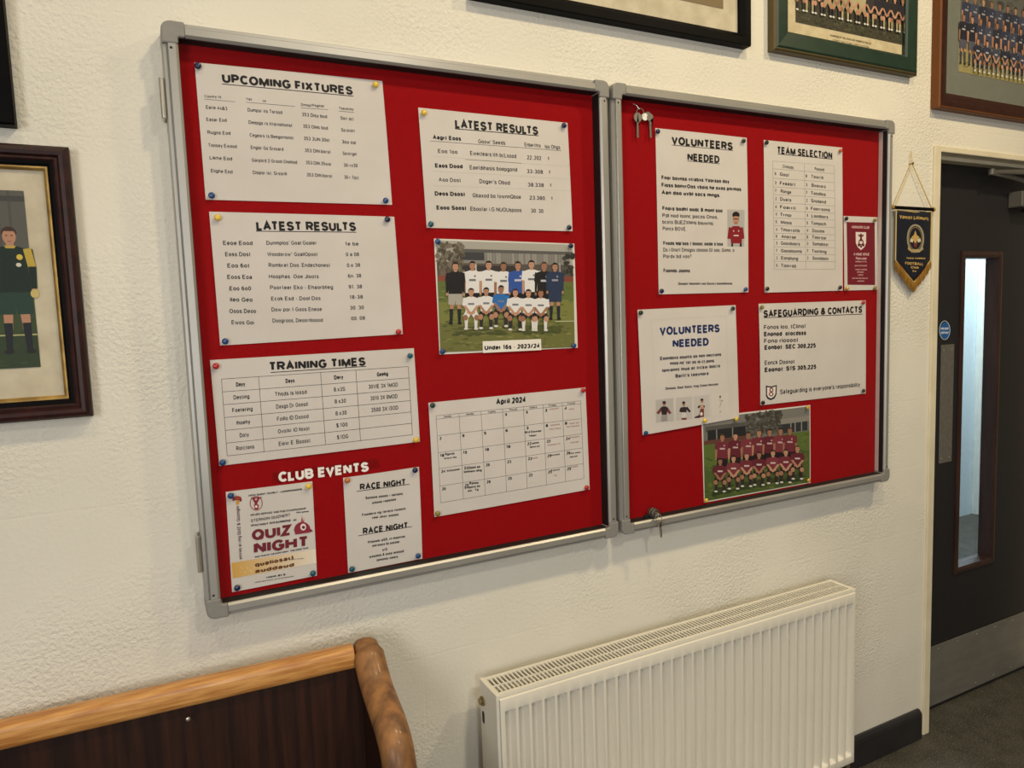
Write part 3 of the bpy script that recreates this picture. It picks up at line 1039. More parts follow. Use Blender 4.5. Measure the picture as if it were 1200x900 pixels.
# QUIZ NIGHT poster
SH['quiz'] = q = [(264.5, 576.5), (366, 564), (371.5, 674.5), (272, 694)]
o, bu = sheet('poster', q, 'cream QUIZ NIGHT poster with a gold band at the lower left corner', 'poster', 0.002)
MAR = srgb(112, 34, 46)
GOLD = srgb(206, 160, 74)
ik = Ink(SHEET_Y, C8, bu)
NB = 24
for i in range(NB):
    t0, t1 = i / NB, (i + 1) / NB
    B = [(104, 640), (738, 535), (744, 640), (114, 757)]
    k = (1 - (i + .5) / NB) ** 0.8
    c = tuple(GOLD[j] * k + srgb(232, 222, 206)[j] * (1 - k) for j in range(3)) + (1,)
    ik.poly([bil(B, t0, 0), bil(B, t1, 0), bil(B, t1, 1), bil(B, t0, 1)], c)
for i in range(14):
    a = (random.uniform(170, 300), random.uniform(670, 715))
    ik.ell(a[0], a[1], random.uniform(4, 12), random.uniform(3, 7), srgb(226, 188, 116), 6)
ik.build('gold_band', o)
ik = Ink(SHEET_Y, C8, bu)
ik.lift = 0.0009
ik.text('QUIZ', (258, 432), (562, 386), 82, MAR, True)
ik.text('NIGHT', (272, 529), (672, 476), 84, MAR, True)
ik.build('heading', o)
ik = Ink(SHEET_Y, C8, bu)
ik.lift = 0.0009
ik.text('HOW QUINT YEARLY - LONGRUNNERS', (233, 133), (635, 84), 14, GREY, True)
ik.text('MAJED SERVICE AND PUB CHAMPIONSHIP', (248, 278), (665, 228), 15, SOFT, True)
ik.text('STERNON QUIZNERT', (250, 322), (545, 275), 22, SOFT)
ik.text('PFACTNOUT 1970 BARRERSE - on', (252, 358), (592, 312), 15, GREY, True)
ik.text('oss game', (592, 258), (685, 250), 11, GREY, True)
ik.text('QUIZ TEAM OF THE EVENT NIGHT - PUB VENUE TEAM', (280, 594), (680, 524), 12, GREY, True)
ik.text('qualiosarf', (280, 654), (570, 597), 32, srgb(104, 66, 40), True)
ik.text('auddaud', (280, 702), (575, 650), 30, srgb(104, 66, 40), True)
ik.text('sport event', (540, 612), (648, 604), 10, SOFT)
ik.text('room 81.5', (365, 747), (510, 725), 15, GREY, True)
ik.text('oneself upon dotted, call the barmanooooos', (280, 785), (572, 737), 9, SOFT)
ik.text('entries at ring QUIZ & Quiznight', (172, 612), (150, 212), 26, srgb(96, 74, 74))
ik.build('printed_text', o)
ik = Ink(SHEET_Y, C8, bu)
ik.lift = 0.0009
ik.ell(148, 152, 32, 17, srgb(150, 58, 40)).ell(122, 160, 12, 14, srgb(120, 44, 36)).ell(172, 165, 10, 12, srgb(120, 44, 36)).ell(150, 185, 12, 18, srgb(206, 140, 40))
ik.ring(290, 190, 48, 54, 5, srgb(150, 60, 60))
for p in ([(258, 150), (275, 150), (300, 195), (285, 200)], [(318, 148), (302, 148), (276, 196), (292, 202)], [(272, 200), (310, 200), (305, 236), (280, 236)], [(250, 148), (332, 142), (330, 150), (252, 156)]):
    ik.poly(p, srgb(138, 30, 40))
ik.ell(290, 215, 10, 9, srgb(236, 226, 214))
ik.ell(636, 392, 62, 62, srgb(138, 44, 60), 16, PI, 2 * PI)
ik.poly([(574, 392), (700, 384), (718, 398), (690, 410), (585, 425)], srgb(138, 44, 60))
ik.ell(643, 368, 22, 26, srgb(226, 214, 208)).ell(645, 370, 12, 12, srgb(110, 34, 50))
ik.poly([(628, 330), (634, 280), (640, 330)], srgb(170, 60, 50)).poly([(641, 330), (648, 298), (650, 330)], srgb(170, 60, 50))
ik.build('emblem', o)

# RACE NIGHT
SH['race'] = q = [(402, 560), (491, 547), (495, 654.5), (408, 671.5)]
o, bu = sheet('notice_sheet', q, 'narrow white sheet headed RACE NIGHT twice, right of the quiz poster', 'notice', 0.003)
ik = Ink(SHEET_Y, C4, bu)
ik.text('RACE NIGHT', (806, 163), (1018, 138), 30, BLACK, True)
ik.line((790, 183), (1038, 149), 3, BLACK)
ik.text('RACE NIGHT', (820, 370), (1028, 341), 30, BLACK, True)
ik.line((800, 391), (1050, 347), 3, BLACK)
ik.build('heading', o)
ik = Ink(SHEET_Y, C4, bu)
column(ik, [('Sonono sosoo + sotions', (832, 214), (1007, 193)), ('whoos roaones', (862, 237), (975, 219)), ('Foodoro ng torsco twoots', (816, 293), (1020, 262)), ('vosi Jowt wooos', (862, 306), (987, 290)), ('Wsoooer pSS, rn moontne', (842, 421), (1018, 393)), ('ond snows So wocoser', (864, 438), (992, 418)), ('a/G', (912, 457), (935, 453)), ('wooolos 8 soso onossd', (850, 490), (1012, 462)), ('sononos rooots', (885, 505), (985, 488))], 13, GREY, True)
ik.build('printed_text', o)

# LATEST RESULTS, centre
SH['resc'] = q = [(490, 126), (665, 144), (671, 271), (500, 267)]
o, bu = sheet('notice_sheet', q, 'white sheet headed LATEST RESULTS above the team photograph in white shirts', 'notice', 0.003)
ik = Ink(SHEET_Y, C5, bu)
ik.text('LATEST RESULTS', (292, 260), (682, 294), 42, BLACK, True)
ik.line((292, 284), (684, 317), 3.5, BLACK)
ik.build('heading', o)
ik = Ink(SHEET_Y, C5, bu)
ik.line((175, 341), (790, 387), 2, SOFT)
ik.line((340, 428), (602, 446), 2, SOFT)
for a, b in (((180, 412), (340, 424)), ((602, 446), (826, 460)), ((185, 482), (832, 520)), ((190, 550), (836, 575))):
    ik.line(a, b, 1.2, srgb(186, 182, 176))
ik.build('ruled_lines', o)
ik = Ink(SHEET_Y, C5, bu)
column(ik, [('Aagrt Eoos', (188, 323), (320, 331)), ('Eaos Dood', (198, 456), (327, 461)), ('Deos Dsost', (197, 587), (337, 591)), ('Eooo Soost', (205, 653), (343, 656))], 20, BLACK, True)
column(ik, [("Goow' Seeds", (400, 343), (527, 351)), ('Eoo 1oo', (212, 388), (303, 393)), ('Aoo Dost', (215, 522), (317, 526)), ('Enberthts', (617, 358), (693, 363)), ('Iss Ohgs', (713, 367), (785, 371))], 19)
column(ik, [('Eweclears Ith bcLsood', (362, 398), (578, 413)), ('Eaefdihasis boepgond', (360, 465), (582, 476)), ("Doger's Obod", (405, 530), (548, 538)), ('Gbaxod bo fownnQboe', (373, 596), (600, 604)), ('Eboofar i.G NUOUspoos', (363, 659), (603, 666))], 20)
column(ik, [('22..202', (627, 418), (695, 422)), ('33-308', (628, 483), (703, 487)), ('38.338', (632, 546), (707, 549)), ('23.380', (638, 607), (713, 610)), ('30. 30', (647, 668), (705, 670))], 19)
column(ik, [('1', (725, 423), (732, 424)), ('1', (730, 487), (737, 488)), ('1', (735, 548), (742, 549)), ('1', (741, 610), (748, 611))], 15)
ik.build('printed_text', o)


# ------------------------------------------------------------------ printed people in photographs
SKIN = [srgb(176, 130, 104), srgb(160, 114, 90), srgb(188, 142, 116), srgb(150, 108, 84)]
HAIR = [srgb(40, 30, 26), srgb(62, 44, 32), srgb(86, 62, 42), srgb(30, 26, 26)]


def head(ik, x, top, a):
    s, h = random.choice(SKIN), random.choice(HAIR)
    ik.poly([(x - .16 * a, top + .8 * a), (x + .16 * a, top + .8 * a), (x + .22 * a, top + 1.2 * a), (x - .22 * a, top + 1.2 * a)], s)
    ik.ell(x, top + .34 * a, .38 * a, .36 * a, h)
    ik.ell(x, top + .56 * a, .34 * a, .46 * a, s)
    ik.ell(x, top + .25 * a, .35 * a, .2 * a, h, 10, PI, 2 * PI)
    for k in (-1, 1):
        ik.ell(x + k * .13 * a, top + .5 * a, .06 * a, .04 * a, h, 6)
    ik.poly([(x - .12 * a, top + .82 * a), (x + .12 * a, top + .82 * a), (x + .08 * a, top + .86 * a), (x - .08 * a, top + .86 * a)], srgb(120, 70, 62))
    return s


def limb(ik, a, b, wa, wb, col):
    A, B = Vector(a), Vector(b)
    d = (B - A).normalized()
    n = Vector((-d.y, d.x))
    ik.poly([A + n * wa, B + n * wb, B - n * wb, A - n * wa], col)


def stand(ik, x, top, a, shirt, shorts, socks, sleeve=None, legs=True, mark=None):
    sl = sleeve or shirt
    if legs:
        s0 = SKIN[0]
        for k in (-1, 1):
            limb(ik, (x + k * .38 * a, top + 4.3 * a), (x + k * .46 * a, top + 6.0 * a), .27 * a, .2 * a, s0)
            limb(ik, (x + k * .46 * a, top + 5.6 * a), (x + k * .5 * a, top + 7.2 * a), .22 * a, .15 * a, socks)
            ik.ell(x + k * .54 * a, top + 7.3 * a, .26 * a, .14 * a, srgb(36, 34, 36))
    for k in (-1, 1):
        limb(ik, (x + k * .4 * a, top + 3.5 * a), (x + k * .44 * a, top + 5.1 * a), .46 * a, .4 * a, shorts)
    skin = head(ik, x, top, a)
    for k in (-1, 1):
        limb(ik, (x + k * .95 * a, top + 2.2 * a), (x + k * 1.0 * a, top + 3.7 * a), .17 * a, .12 * a, sl if sleeve else skin)
        limb(ik, (x + k * .85 * a, top + 1.3 * a), (x + k * 1.0 * a, top + 2.4 * a), .24 * a, .2 * a, sl)
        ik.ell(x + k * 1.0 * a, top + 3.85 * a, .13 * a, .2 * a, skin)
    ik.poly([(x - .95 * a, top + 1.32 * a), (x - .28 * a, top + 1.1 * a), (x, top + 1.2 * a), (x + .28 * a, top + 1.1 * a), (x + .95 * a, top + 1.32 * a), (x + .8 * a, top + 2.4 * a), (x + .82 * a, top + 3.8 * a), (x - .82 * a, top + 3.8 * a), (x - .8 * a, top + 2.4 * a)], shirt)
    if mark:
        ik.ell(x + .3 * a, top + 1.8 * a, .12 * a, .13 * a, mark, 8)
        ik.poly([(x - .4 * a, top + 2.15 * a), (x + .4 * a, top + 2.15 * a), (x + .4 * a, top + 2.4 * a), (x - .4 * a, top + 2.4 * a)], mark)


def squat(ik, x, top, a, shirt, shorts, socks, mark=None):
    s0 = random.choice(SKIN)
    for k in (-1, 1):
        limb(ik, (x + k * .62 * a, top + 3.6 * a), (x + k * .62 * a, top + 5.2 * a), .26 * a, .17 * a, socks)
        ik.ell(x + k * .66 * a, top + 5.3 * a, .28 * a, .15 * a, srgb(210, 206, 200))
        limb(ik, (x + k * .3 * a, top + 3.1 * a), (x + k * .72 * a, top + 3.8 * a), .42 * a, .36 * a, shorts)
        ik.ell(x + k * .72 * a, top + 3.85 * a, .33 * a, .38 * a, s0)
    skin = head(ik, x, top, a)
    for k in (-1, 1):
        limb(ik, (x + k * .92 * a, top + 2.1 * a), (x + k * .3 * a, top + 3.3 * a), .2 * a, .15 * a, skin)
        limb(ik, (x + k * .78 * a, top + 1.3 * a), (x + k * .95 * a, top + 2.3 * a), .26 * a, .22 * a, shirt)
    ik.poly([(x - .88 * a, top + 1.32 * a), (x - .26 * a, top + 1.1 * a), (x, top + 1.2 * a), (x + .26 * a, top + 1.1 * a), (x + .88 * a, top + 1.32 * a), (x + .72 * a, top + 3.1 * a), (x - .72 * a, top + 3.1 * a)], shirt)
    for k in (-1, 1):
        limb(ik, (x + k * .85 * a, top + 2.35 * a), (x + k * .1 * a, top + 3.3 * a), .17 * a, .14 * a, skin)
    if mark:
        ik.poly([(x - .4 * a, top + 1.95 * a), (x + .4 * a, top + 1.95 * a), (x + .4 * a, top + 2.2 * a), (x - .4 * a, top + 2.2 * a)], mark)
    ik.ell(x, top + 3.35 * a, .26 * a, .18 * a, skin)


def tufts(ik, q, n, cols, rx, ry):
    lift = ik.lift
    for _ in range(n):
        p = bil(q, random.uniform(0.02, .98), random.uniform(0.02, .98))
        ik.ell(p[0], p[1], rx * random.uniform(.5, 1.4), ry * random.uniform(.5, 1.4), random.choice(cols), 6)
        ik.lift = lift + random.random() * 0.00005
    ik.lift = lift + 0.00006


# team photograph, white shirts, left board
SH['u16'] = q = [(508.5, 279.5), (673, 285.5), (677, 407.5), (515, 415.5)]
o, bu = sheet('team_photograph', q, 'team photograph in white shirts captioned Under 16s, centre of the left board', 'photograph', 0.0006, SHEET_Y, 'photo')
ik = Ink(SHEET_Y, C6, bu)
I = [(154, 108), (954, 134), (967, 734), (180, 764)]
R_ = lambda u0, u1, v0, v1: [bil(I, u0, v0), bil(I, u1, v0), bil(I, u1, v1), bil(I, u0, v1)]
ik.quad(I, srgb(170, 166, 156))
ik.quad(R_(0, 1, 0, .08), srgb(166, 162, 152))
ik.quad(R_(.15, 1, .07, .1), srgb(92, 90, 88))
ik.quad(R_(0.1, .98, .1, .22), srgb(136, 132, 126))
for i in range(34):
    u = .36 + i * .0165
    ik.quad(R_(u, u + .007, .1, .22), random.choice([srgb(156, 152, 144), srgb(120, 116, 112)]), 1)
ik.quad(R_(.17, .35, .1, .17), srgb(64, 64, 66))
ik.quad(R_(0.0, 1, .2, .36), srgb(88, 82, 78))
ik.quad(R_(.02, .18, .19, .36), srgb(112, 96, 84))
ik.quad(R_(.18, .6, .22, .33), srgb(58, 54, 54))
ik.quad(R_(.28, .29, .2, .34), srgb(196, 194, 188), 1)
ik.quad(R_(.9, .905, .18, .36), srgb(190, 188, 182), 1)
ik.quad(R_(0, .2, .315, .375), srgb(134, 74, 62))
ik.quad(R_(.93, 1, .31, .37), srgb(128, 70, 58))
tufts(ik, R_(.0, .2, .02, .28), 130, [srgb(88, 80, 66), srgb(104, 96, 82), srgb(76, 70, 60), srgb(118, 110, 96)], 13, 12)
tufts(ik, R_(.93, 1, .1, .3), 16, [srgb(50, 52, 46), srgb(66, 66, 58)], 14, 16)
ik.quad(R_(0, 1, .365, .56), srgb(98, 110, 58))
ik.quad(R_(0, 1, .55, .76), srgb(122, 124, 66))
ik.quad(R_(0, 1, .74, 1), srgb(110, 110, 62))
tufts(ik, R_(0, 1, .38, 1), 420, [srgb(104, 112, 58), srgb(124, 126, 70), srgb(92, 100, 54), srgb(134, 132, 78), srgb(86, 90, 52)], 17, 5)
ik.line(bil(I, .86, .745), bil(I, 1, .745), 4, srgb(196, 196, 170))
tufts(ik, R_(.1, .92, .78, .86), 120, [srgb(74, 80, 46), srgb(84, 88, 50)], 26, 7)
WH, BK, BL_, NV = srgb(222, 220, 218), srgb(34, 33, 36), srgb(52, 84, 158), srgb(46, 58, 84)
ik.build('printed_scene', o)
ik2 = Ink(SHEET_Y, C6, bu)
ik2.lift = ik.lift
ik = ik2
for x, t, sh_, so in ((367, 230, WH, BK), (462, 228, WH, BK), (548, 235, WH, BK), (632, 231, BL_, BK), (711, 225, WH, BK), (785, 234, BK, BK)):
    stand(ik, x, t, 49, sh_, so, BK, None if sh_ is WH else sh_, False, srgb(110, 110, 120) if sh_ is WH else srgb(190, 190, 200))
stand(ik, 266, 236, 49, BK, srgb(168, 162, 152), srgb(38, 38, 44), BK, True, None)
stand(ik, 848, 240, 45, NV, NV, srgb(40, 42, 54), NV, True, srgb(150, 150, 160))
for x, t, sh_ in ((357, 388, WH), (445, 384, WH), (532, 372, srgb(48, 108, 178)), (615, 392, WH), (691, 395, WH), (763, 396, WH)):
    squat(ik, x, t, 45, sh_, srgb(40, 38, 40) if x > 400 else WH, srgb(216, 212, 206) if x in (357, 691, 763) else srgb(52, 50, 50), srgb(120, 120, 132))
ik.build('printed_team', o)
ik = Ink(SHEET_Y, C6, bu)
ik.lift = 0.0022
ik.quad([(425, 700), (767, 686), (770, 751), (427, 768)], srgb(232, 226, 216))
ik.up(0.0002)
ik.text('Under 16s - 2023/24', (436, 738), (757, 725), 27, BLACK, True)
ik.build('caption_strip', o)['label'] = 'white caption strip with black lettering'

# April 2024 calendar
SH['cal'] = q = [(502, 472), (686, 454), (691, 573.5), (509, 606)]
o, bu = sheet('calendar', q, 'white April 2024 calendar page at the foot of the left board', 'calendar', 0.003)
ik = Ink(SHEET_Y, C7, bu)
ik.text('April 2024', (433, 175), (580, 163), 30, BLACK, True)
ik.build('heading', o)
CT, CB = [132, 247, 357, 465, 570, 668, 765, 858], [155, 268, 376, 483, 585, 685, 778, 875]
RL, RR = [245, 262, 345, 430, 510, 598, 682], [170, 185, 263, 340, 415, 488, 560]
ik = Ink(SHEET_Y, C7, bu)
KQ = [(132, 245), (858, 170), (875, 560), (155, 682)]
ku = [(c - 132) / 726 for c in CT]
kv = [(r - 245) / (682 - 245) for r in RL]
for v in kv:
    ik.line(bil(KQ, 0, v), bil(KQ, 1, v), 1.6, SOFT)
for u in ku:
    ik.line(bil(KQ, u, 0), bil(KQ, u, 1), 1.6, SOFT)
ik.build('calendar_grid', o)
ik = Ink(SHEET_Y, C7, bu)
for c, t in enumerate(['Sunday', 'Monday', 'Tuesday', 'Thursd', 'Wlekto', 'Friday', 'Frotoat']):
    um = (ku[c] + ku[c + 1]) / 2
    ik.text(t, bil(KQ, um - .026, kv[1] / 2), bil(KQ, um + .026, kv[1] / 2), 10, GREY)
nums = [['.', '.', '.', '1', '1', '3', '4'], ['2', '9', '5', '6', '3', '8', '8'], ['18', '15', '18', '18', '23', '22', '24'], ['24', '23', '20', '23', '23', '25', '26'], ['20', '25', '28', '25', '22', '25', '25']]
for r, row in enumerate(nums):
    for c, t in enumerate(row):
        p = bil(KQ, ku[c] + .012, kv[r + 1] + .035)
        w_ = 9 * len(t)
        if t != '.':
            ik.text(t, p, (p[0] + w_ + 3, p[1] - 1), 15, GREY, True)
for t, a, b, h in (('Bttd Eouxnbe', (577, 328), (660, 320), 11), ('Vdopet', (597, 345), (634, 342), 10), ('Tuenw', (603, 384), (648, 378), 12), ('Iaeve-ow', (602, 402), (652, 396), 10),
                   ('Rgords', (176, 438), (224, 433), 13), ('Wore Ne.', (170, 459), (238, 451), 10), ('Viclowoner', (184, 521), (250, 512), 12), ('Eboni ao', (293, 506), (352, 499), 14), ('Ionhneex Mng', (270, 526), (360, 517), 13),
                   ('Raeou', (298, 584), (344, 579), 14), ('Snopsnw bo', (274, 606), (352, 596), 13), ('oor  Tg', (290, 622), (344, 614), 11), ('Wo woou', (806, 434), (858, 427), 9), ('wbo.oot', (802, 452), (842, 446), 9), ('howood', (708, 443), (752, 437), 9), ('Foowd', (710, 520), (752, 514), 9)):
    ik.text(t, a, b, h, GREY, True)
PK = srgb(176, 148, 140)
for t, a, b in (('wooosd', (705, 292), (752, 287)), ('nwts Soow', (700, 312), (760, 306)), ('ols owood', (786, 300), (850, 294)), ('foos wo', (800, 284), (850, 278)), ('soolsd of', (690, 392), (755, 384)), ('olson', (800, 354), (852, 348)), ('noosd', (806, 380), (848, 374)), ('roods', (800, 503), (845, 497)), ('3s', (724, 545), (738, 543)), ('nsod', (610, 458), (640, 454)), ('sooso', (702, 212), (748, 206)), ('ons', (800, 212), (825, 209))):
    ik.text(t, a, b, 10, PK, True)
ik.build('printed_text', o)

# ------------------------------------------------------------------ the sheets of the right board
SH['vol'] = q = [(768, 150), (875, 161.5), (877, 342.5), (772, 345)]
o, bu = sheet('notice_sheet', q, 'white sheet headed VOLUNTEERS NEEDED with a small portrait at its right', 'notice', 0.003)
ik = Ink(SHEET_Y, D1, bu)
ik.text('VOLUNTEERS', (350, 258), (888, 313), 72, BLACK, True)
ik.line((352, 300), (890, 349), 5, BLACK)
ik.text('NEEDED', (488, 404), (770, 428), 66, BLACK, True)
ik.line((488, 440), (772, 466), 5, BLACK)
ik.build('heading', o)
ik = Ink(SHEET_Y, D1, bu)
column(ik, [('Fnor bovnss vtrabxs Yoorsoo doy', (263, 585), (855, 622)), ('Fioss bonvrOos vbois he oxos pnrmos', (263, 650), (960, 690)), ('Aan doo uvbl socs mngs.', (263, 715), (778, 743))], 36, BLACK, True)
ik.c = D2
column(ik, [('Fnoro bodhf oodc 8 monl soo', (195, 105), (720, 128))], 36, BLACK, True)
column(ik, [('Pdl nod lsonc pocos Onos,', (195, 168), (680, 184)), ('bcots BUEZXNHs bouwnsj', (195, 225), (637, 238)), ('Poncs BOVE,', (198, 283), (405, 289)), ("Ds i Onoff Dmsgss cbooss Gf soo, Gomo. o", (203, 470), (825, 474)), ('Pordx bd voo?', (203, 528), (450, 528))], 34, BLACK)
column(ik, [("Fnods Mp'sos t boosc oodo s'oso", (203, 412), (725, 420)), ('Foonds-Jooms', (205, 653), (437, 655))], 34, BLACK, True)
column(ik, [('Dooper Noonohf vos Sovorv bounibonosj', (335, 768), (808, 766))], 24, GREY, True)
ik.build('printed_text', o)
ik = Ink(SHEET_Y, D2, bu)
ik.quad([(762, 118), (915, 122), (912, 445), (765, 442)], srgb(176, 172, 168))
RS = srgb(134, 30, 40)
ik.poly([(800, 380), (892, 380), (890, 443), (797, 443)], srgb(44, 28, 30))
for k in (-1, 1):
    limb(ik, (838 + k * 45, 275), (838 + k * 62, 375), 18, 14, RS)
ik.poly([(785, 285), (815, 262), (862, 262), (896, 285), (890, 415), (795, 415)], RS)
ik.ell(838, 200, 29, 52, srgb(182, 136, 112))
ik.ell(838, 166, 33, 30, srgb(36, 28, 26)).ell(838, 190, 28, 14, srgb(182, 136, 112))
ik.poly([(815, 196), (862, 196), (862, 204), (815, 204)], srgb(60, 44, 42))
ik.poly([(824, 232), (852, 232), (848, 238), (828, 238)], srgb(120, 60, 58))
ik.ell(818, 306, 5, 8, srgb(200, 190, 186)).ell(862, 306, 5, 8, srgb(200, 190, 186)).poly([(818, 340), (862, 340), (862, 352), (818, 352)], srgb(206, 190, 186))
ik.build('portrait_print', o)

SH['team'] = q = [(895, 164), (987, 173), (987.5, 340.5), (896, 343)]
o, bu = sheet('notice_sheet', q, 'white sheet headed TEAM SELECTION with a handwritten list of names', 'notice', 0.003)
ik = Ink(SHEET_Y, D3, bu)
ik.text('TEAM SELECTION', (207, 240), (634, 283), 58, BLACK, True)
ik.line((210, 270), (636, 310), 5, BLACK)
ik.build('heading', o)
ik = Ink(SHEET_Y, D3, bu)
TQ = [(168, 385), (650, 424), (657, 1170), (180, 1172)]
u2 = .51
rws = [0, .094, .18, .256, .338, .415, .488, .565, .64, .70, .775, .85, .92, 1]
for v in rws:
    ik.line(bil(TQ, 0, v), bil(TQ, 1, v), 2.4, srgb(150, 146, 140))
ik.line((168, 325), (650, 362), 2.4, srgb(170, 166, 160))
for u in (0, u2, 1):
    ik.line((bil(TQ, u, 0)[0], bil(TQ, u, 0)[1] - 60), bil(TQ, u, 1), 2.4, srgb(150, 146, 140))
ik.build('table_lines', o)
ik = Ink(SHEET_Y, D3, bu)
ik.text('Chmods', (245, 366), (330, 377), 26, GREY)
ik.text('Peosod', (495, 386), (570, 393), 26, GREY)
LN = ['Goof', 'Fxaasrt', 'Ronge', 'Duats', 'Foarrit', 'Trnsr', 'Mosss', 'Tmorrofls', 'Anorrse', 'Gooxboors', 'Gooslsonls', 'Eonplung', 'Toorrsb']
RN = ['Towrth', 'Bwavors', 'Toodlos', 'Snoland', 'Foorrsons', 'Loodbors', 'Tompsth', 'Dooxhm', 'Toorssr', 'Sompbssr', 'Tootbng', 'Sowbbonr', '']
for r in range(13):
    vm = (rws[r] + rws[r + 1]) / 2
    for c, t in ((0, LN[r]), (1, RN[r])):
        if not t:
            continue
        u0 = (.03, .53)[c]
        ik.text('83726154'[r % 8], bil(TQ, u0, vm), bil(TQ, u0 + .024, vm), 24, GREY)
        ik.text(t, bil(TQ, u0 + .075 + .02 * random.random(), vm), bil(TQ, u0 + .10 + .032 * len(t), vm + .006), 27, BLACK)
ik.build('handwriting', o)

SH['card'] = q = [(988.6, 253), (1028.4, 254.6), (1028.6, 339.6), (989.6, 340.5)]
o, bu = sheet('club_card', q, 'small maroon card with a white shield in a white border, right board', 'card', 0.0008)
ik = Ink(SHEET_Y, D4, bu)
ik.quad([(746, 168), (966, 173), (970, 660), (754, 658)], srgb(116, 26, 40))
ik.build('maroon_print', o)
ik2 = Ink(SHEET_Y, D4, bu)
ik2.lift = ik.lift + .0001
ik = ik2
WT = srgb(226, 212, 206)
ik.poly([(816, 246), (898, 248), (898, 330), (886, 362), (858, 388), (830, 362), (817, 330)], WT)
ik.poly([(835, 262), (849, 270), (858, 252), (867, 270), (881, 262), (875, 282), (840, 282)], srgb(96, 26, 36))
ik.poly([(851, 282), (865, 282), (867, 318), (849, 318)], srgb(96, 26, 36))
ik.ring(858, 325, 20, 24, 8, srgb(96, 26, 36))
ik.ell(840, 348, 9, 12, srgb(96, 26, 36)).ell(876, 348, 9, 12, srgb(96, 26, 36)).poly([(845, 350), (870, 350), (858, 376)], srgb(96, 26, 36))
ik.build('shield', o)
ik2 = Ink(SHEET_Y, D4, bu)
ik2.lift = ik.lift
ik = ik2
PKW = srgb(206, 170, 168)
column(ik, [('HONOURS CLUB', (786, 207), (923, 211)), ('A HOME VENUE', (800, 419), (921, 420)), ('Players owned', (817, 451), (901, 453))], 22, PKW, True)
column(ik, [('members of tho', (813, 476), (901, 477)), ('sports ond sosons', (807, 508), (905, 508)), ('soosl woods', (814, 538), (904, 538)), ('ornsoon', (826, 558), (879, 558)), ('oosod', (835, 580), (874, 580)), ('soos ond rosons ond wos', (789, 606), (910, 606)), ('oosoons', (830, 628), (883, 628))], 14, PKW)
ik.build('printed_text', o)

SH['vol2'] = q = [(747, 363), (862, 357.5), (866, 489.5), (753, 510)]
V2Y = SHEET_Y - 0.0020
o, bu = sheet('notice_sheet', q, 'white sheet with blue VOLUNTEERS NEEDED heading and four small pictures below', 'notice', 0.003, V2Y)
ik = Ink(V2Y, D5, bu)
NVY = srgb(28, 44, 92)
ik.text('VOLUNTEERS', (320, 360), (848, 335), 74, NVY, True)
ik.text('NEEDED', (432, 470), (750, 453), 70, NVY, True)
ik.build('heading', o)
ik = Ink(V2Y, D5, bu)
for a, b in (((245, 262), (905, 225)), ((905, 225), (925, 890)), ((245, 262), (275, 890))):
    ik.line(a, b, 3, srgb(196, 190, 182))
column(ik, [('Eoondoxs oounts oo non-nectrons', (322, 601), (860, 564)), ("nnos.ns' tot os io-ct,oons", (408, 643), (797, 620)), ('Ionronnt Inuo ot trcsw-bocrs', (340, 706), (850, 664)), ("Batft's toovnors", (455, 755), (748, 730))], 32, srgb(58, 54, 66), True)
column(ik, [('Donoos: Doof Soow, Kog Cnoos Nowson', (370, 865), (833, 825))], 24, GREY, True)
ik.build('printed_text', o)
ik = Ink(V2Y, D6, bu)
pics = [[(285, 290), (438, 272), (443, 474), (288, 490)], [(460, 270), (600, 258), (603, 456), (462, 470)], [(615, 256), (755, 243), (758, 436), (618, 450)], [(775, 238), (918, 225), (922, 413), (778, 428)]]
for q4, c in zip(pics, (srgb(182, 176, 172), srgb(190, 184, 178), srgb(194, 188, 182), srgb(208, 202, 194))):
    ik.quad(q4, c, 3)
DRK, MR2, SK = srgb(52, 40, 44), srgb(116, 60, 52), srgb(160, 116, 96)
ik.ell(358, 322, 15, 19, SK).ell(358, 312, 16, 13, DRK)
limb(ik, (340, 360), (300, 410), 12, 12, MR2)
limb(ik, (378, 360), (412, 410), 12, 12, MR2)
ik.poly([(328, 360), (345, 345), (372, 345), (392, 360), (380, 420), (338, 420)], DRK).poly([(334, 420), (386, 418), (388, 474), (332, 480)], srgb(150, 144, 140))
ik.ell(528, 325, 13, 20, SK).ell(528, 313, 14, 12, DRK)
limb(ik, (510, 360), (498, 395), 12, 10, DRK)
limb(ik, (550, 355), (585, 395), 12, 9, DRK)
ik.poly([(508, 352), (548, 350), (556, 400), (508, 402)], DRK).poly([(512, 398), (550, 398), (554, 445), (510, 450)], srgb(206, 200, 194)).poly([(510, 448), (554, 444), (554, 462), (510, 464)], MR2)
ik.ell(688, 298, 13, 18, SK).ell(688, 287, 14, 10, DRK)
limb(ik, (672, 340), (655, 360), 9, 8, DRK)
limb(ik, (700, 340), (710, 355), 9, 8, DRK)
ik.poly([(672, 330), (702, 328), (704, 370), (676, 370)], srgb(190, 150, 130)).poly([(674, 368), (706, 366), (708, 438), (660, 444)], MR2).ell(684, 412, 12, 16, srgb(220, 214, 208))
ik.poly([(624, 440), (668, 420), (670, 446), (626, 449)], DRK)
ik.ell(850, 262, 8, 13, srgb(120, 104, 96))
limb(ik, (845, 282), (862, 320), 9, 5, srgb(196, 186, 178))
limb(ik, (862, 300), (874, 292), 5, 4, srgb(150, 130, 118))
limb(ik, (858, 320), (842, 355), 5, 3, srgb(180, 168, 160))
ik.ell(852, 392, 8, 7, srgb(160, 154, 148))
ik.build('picture_prints', o)

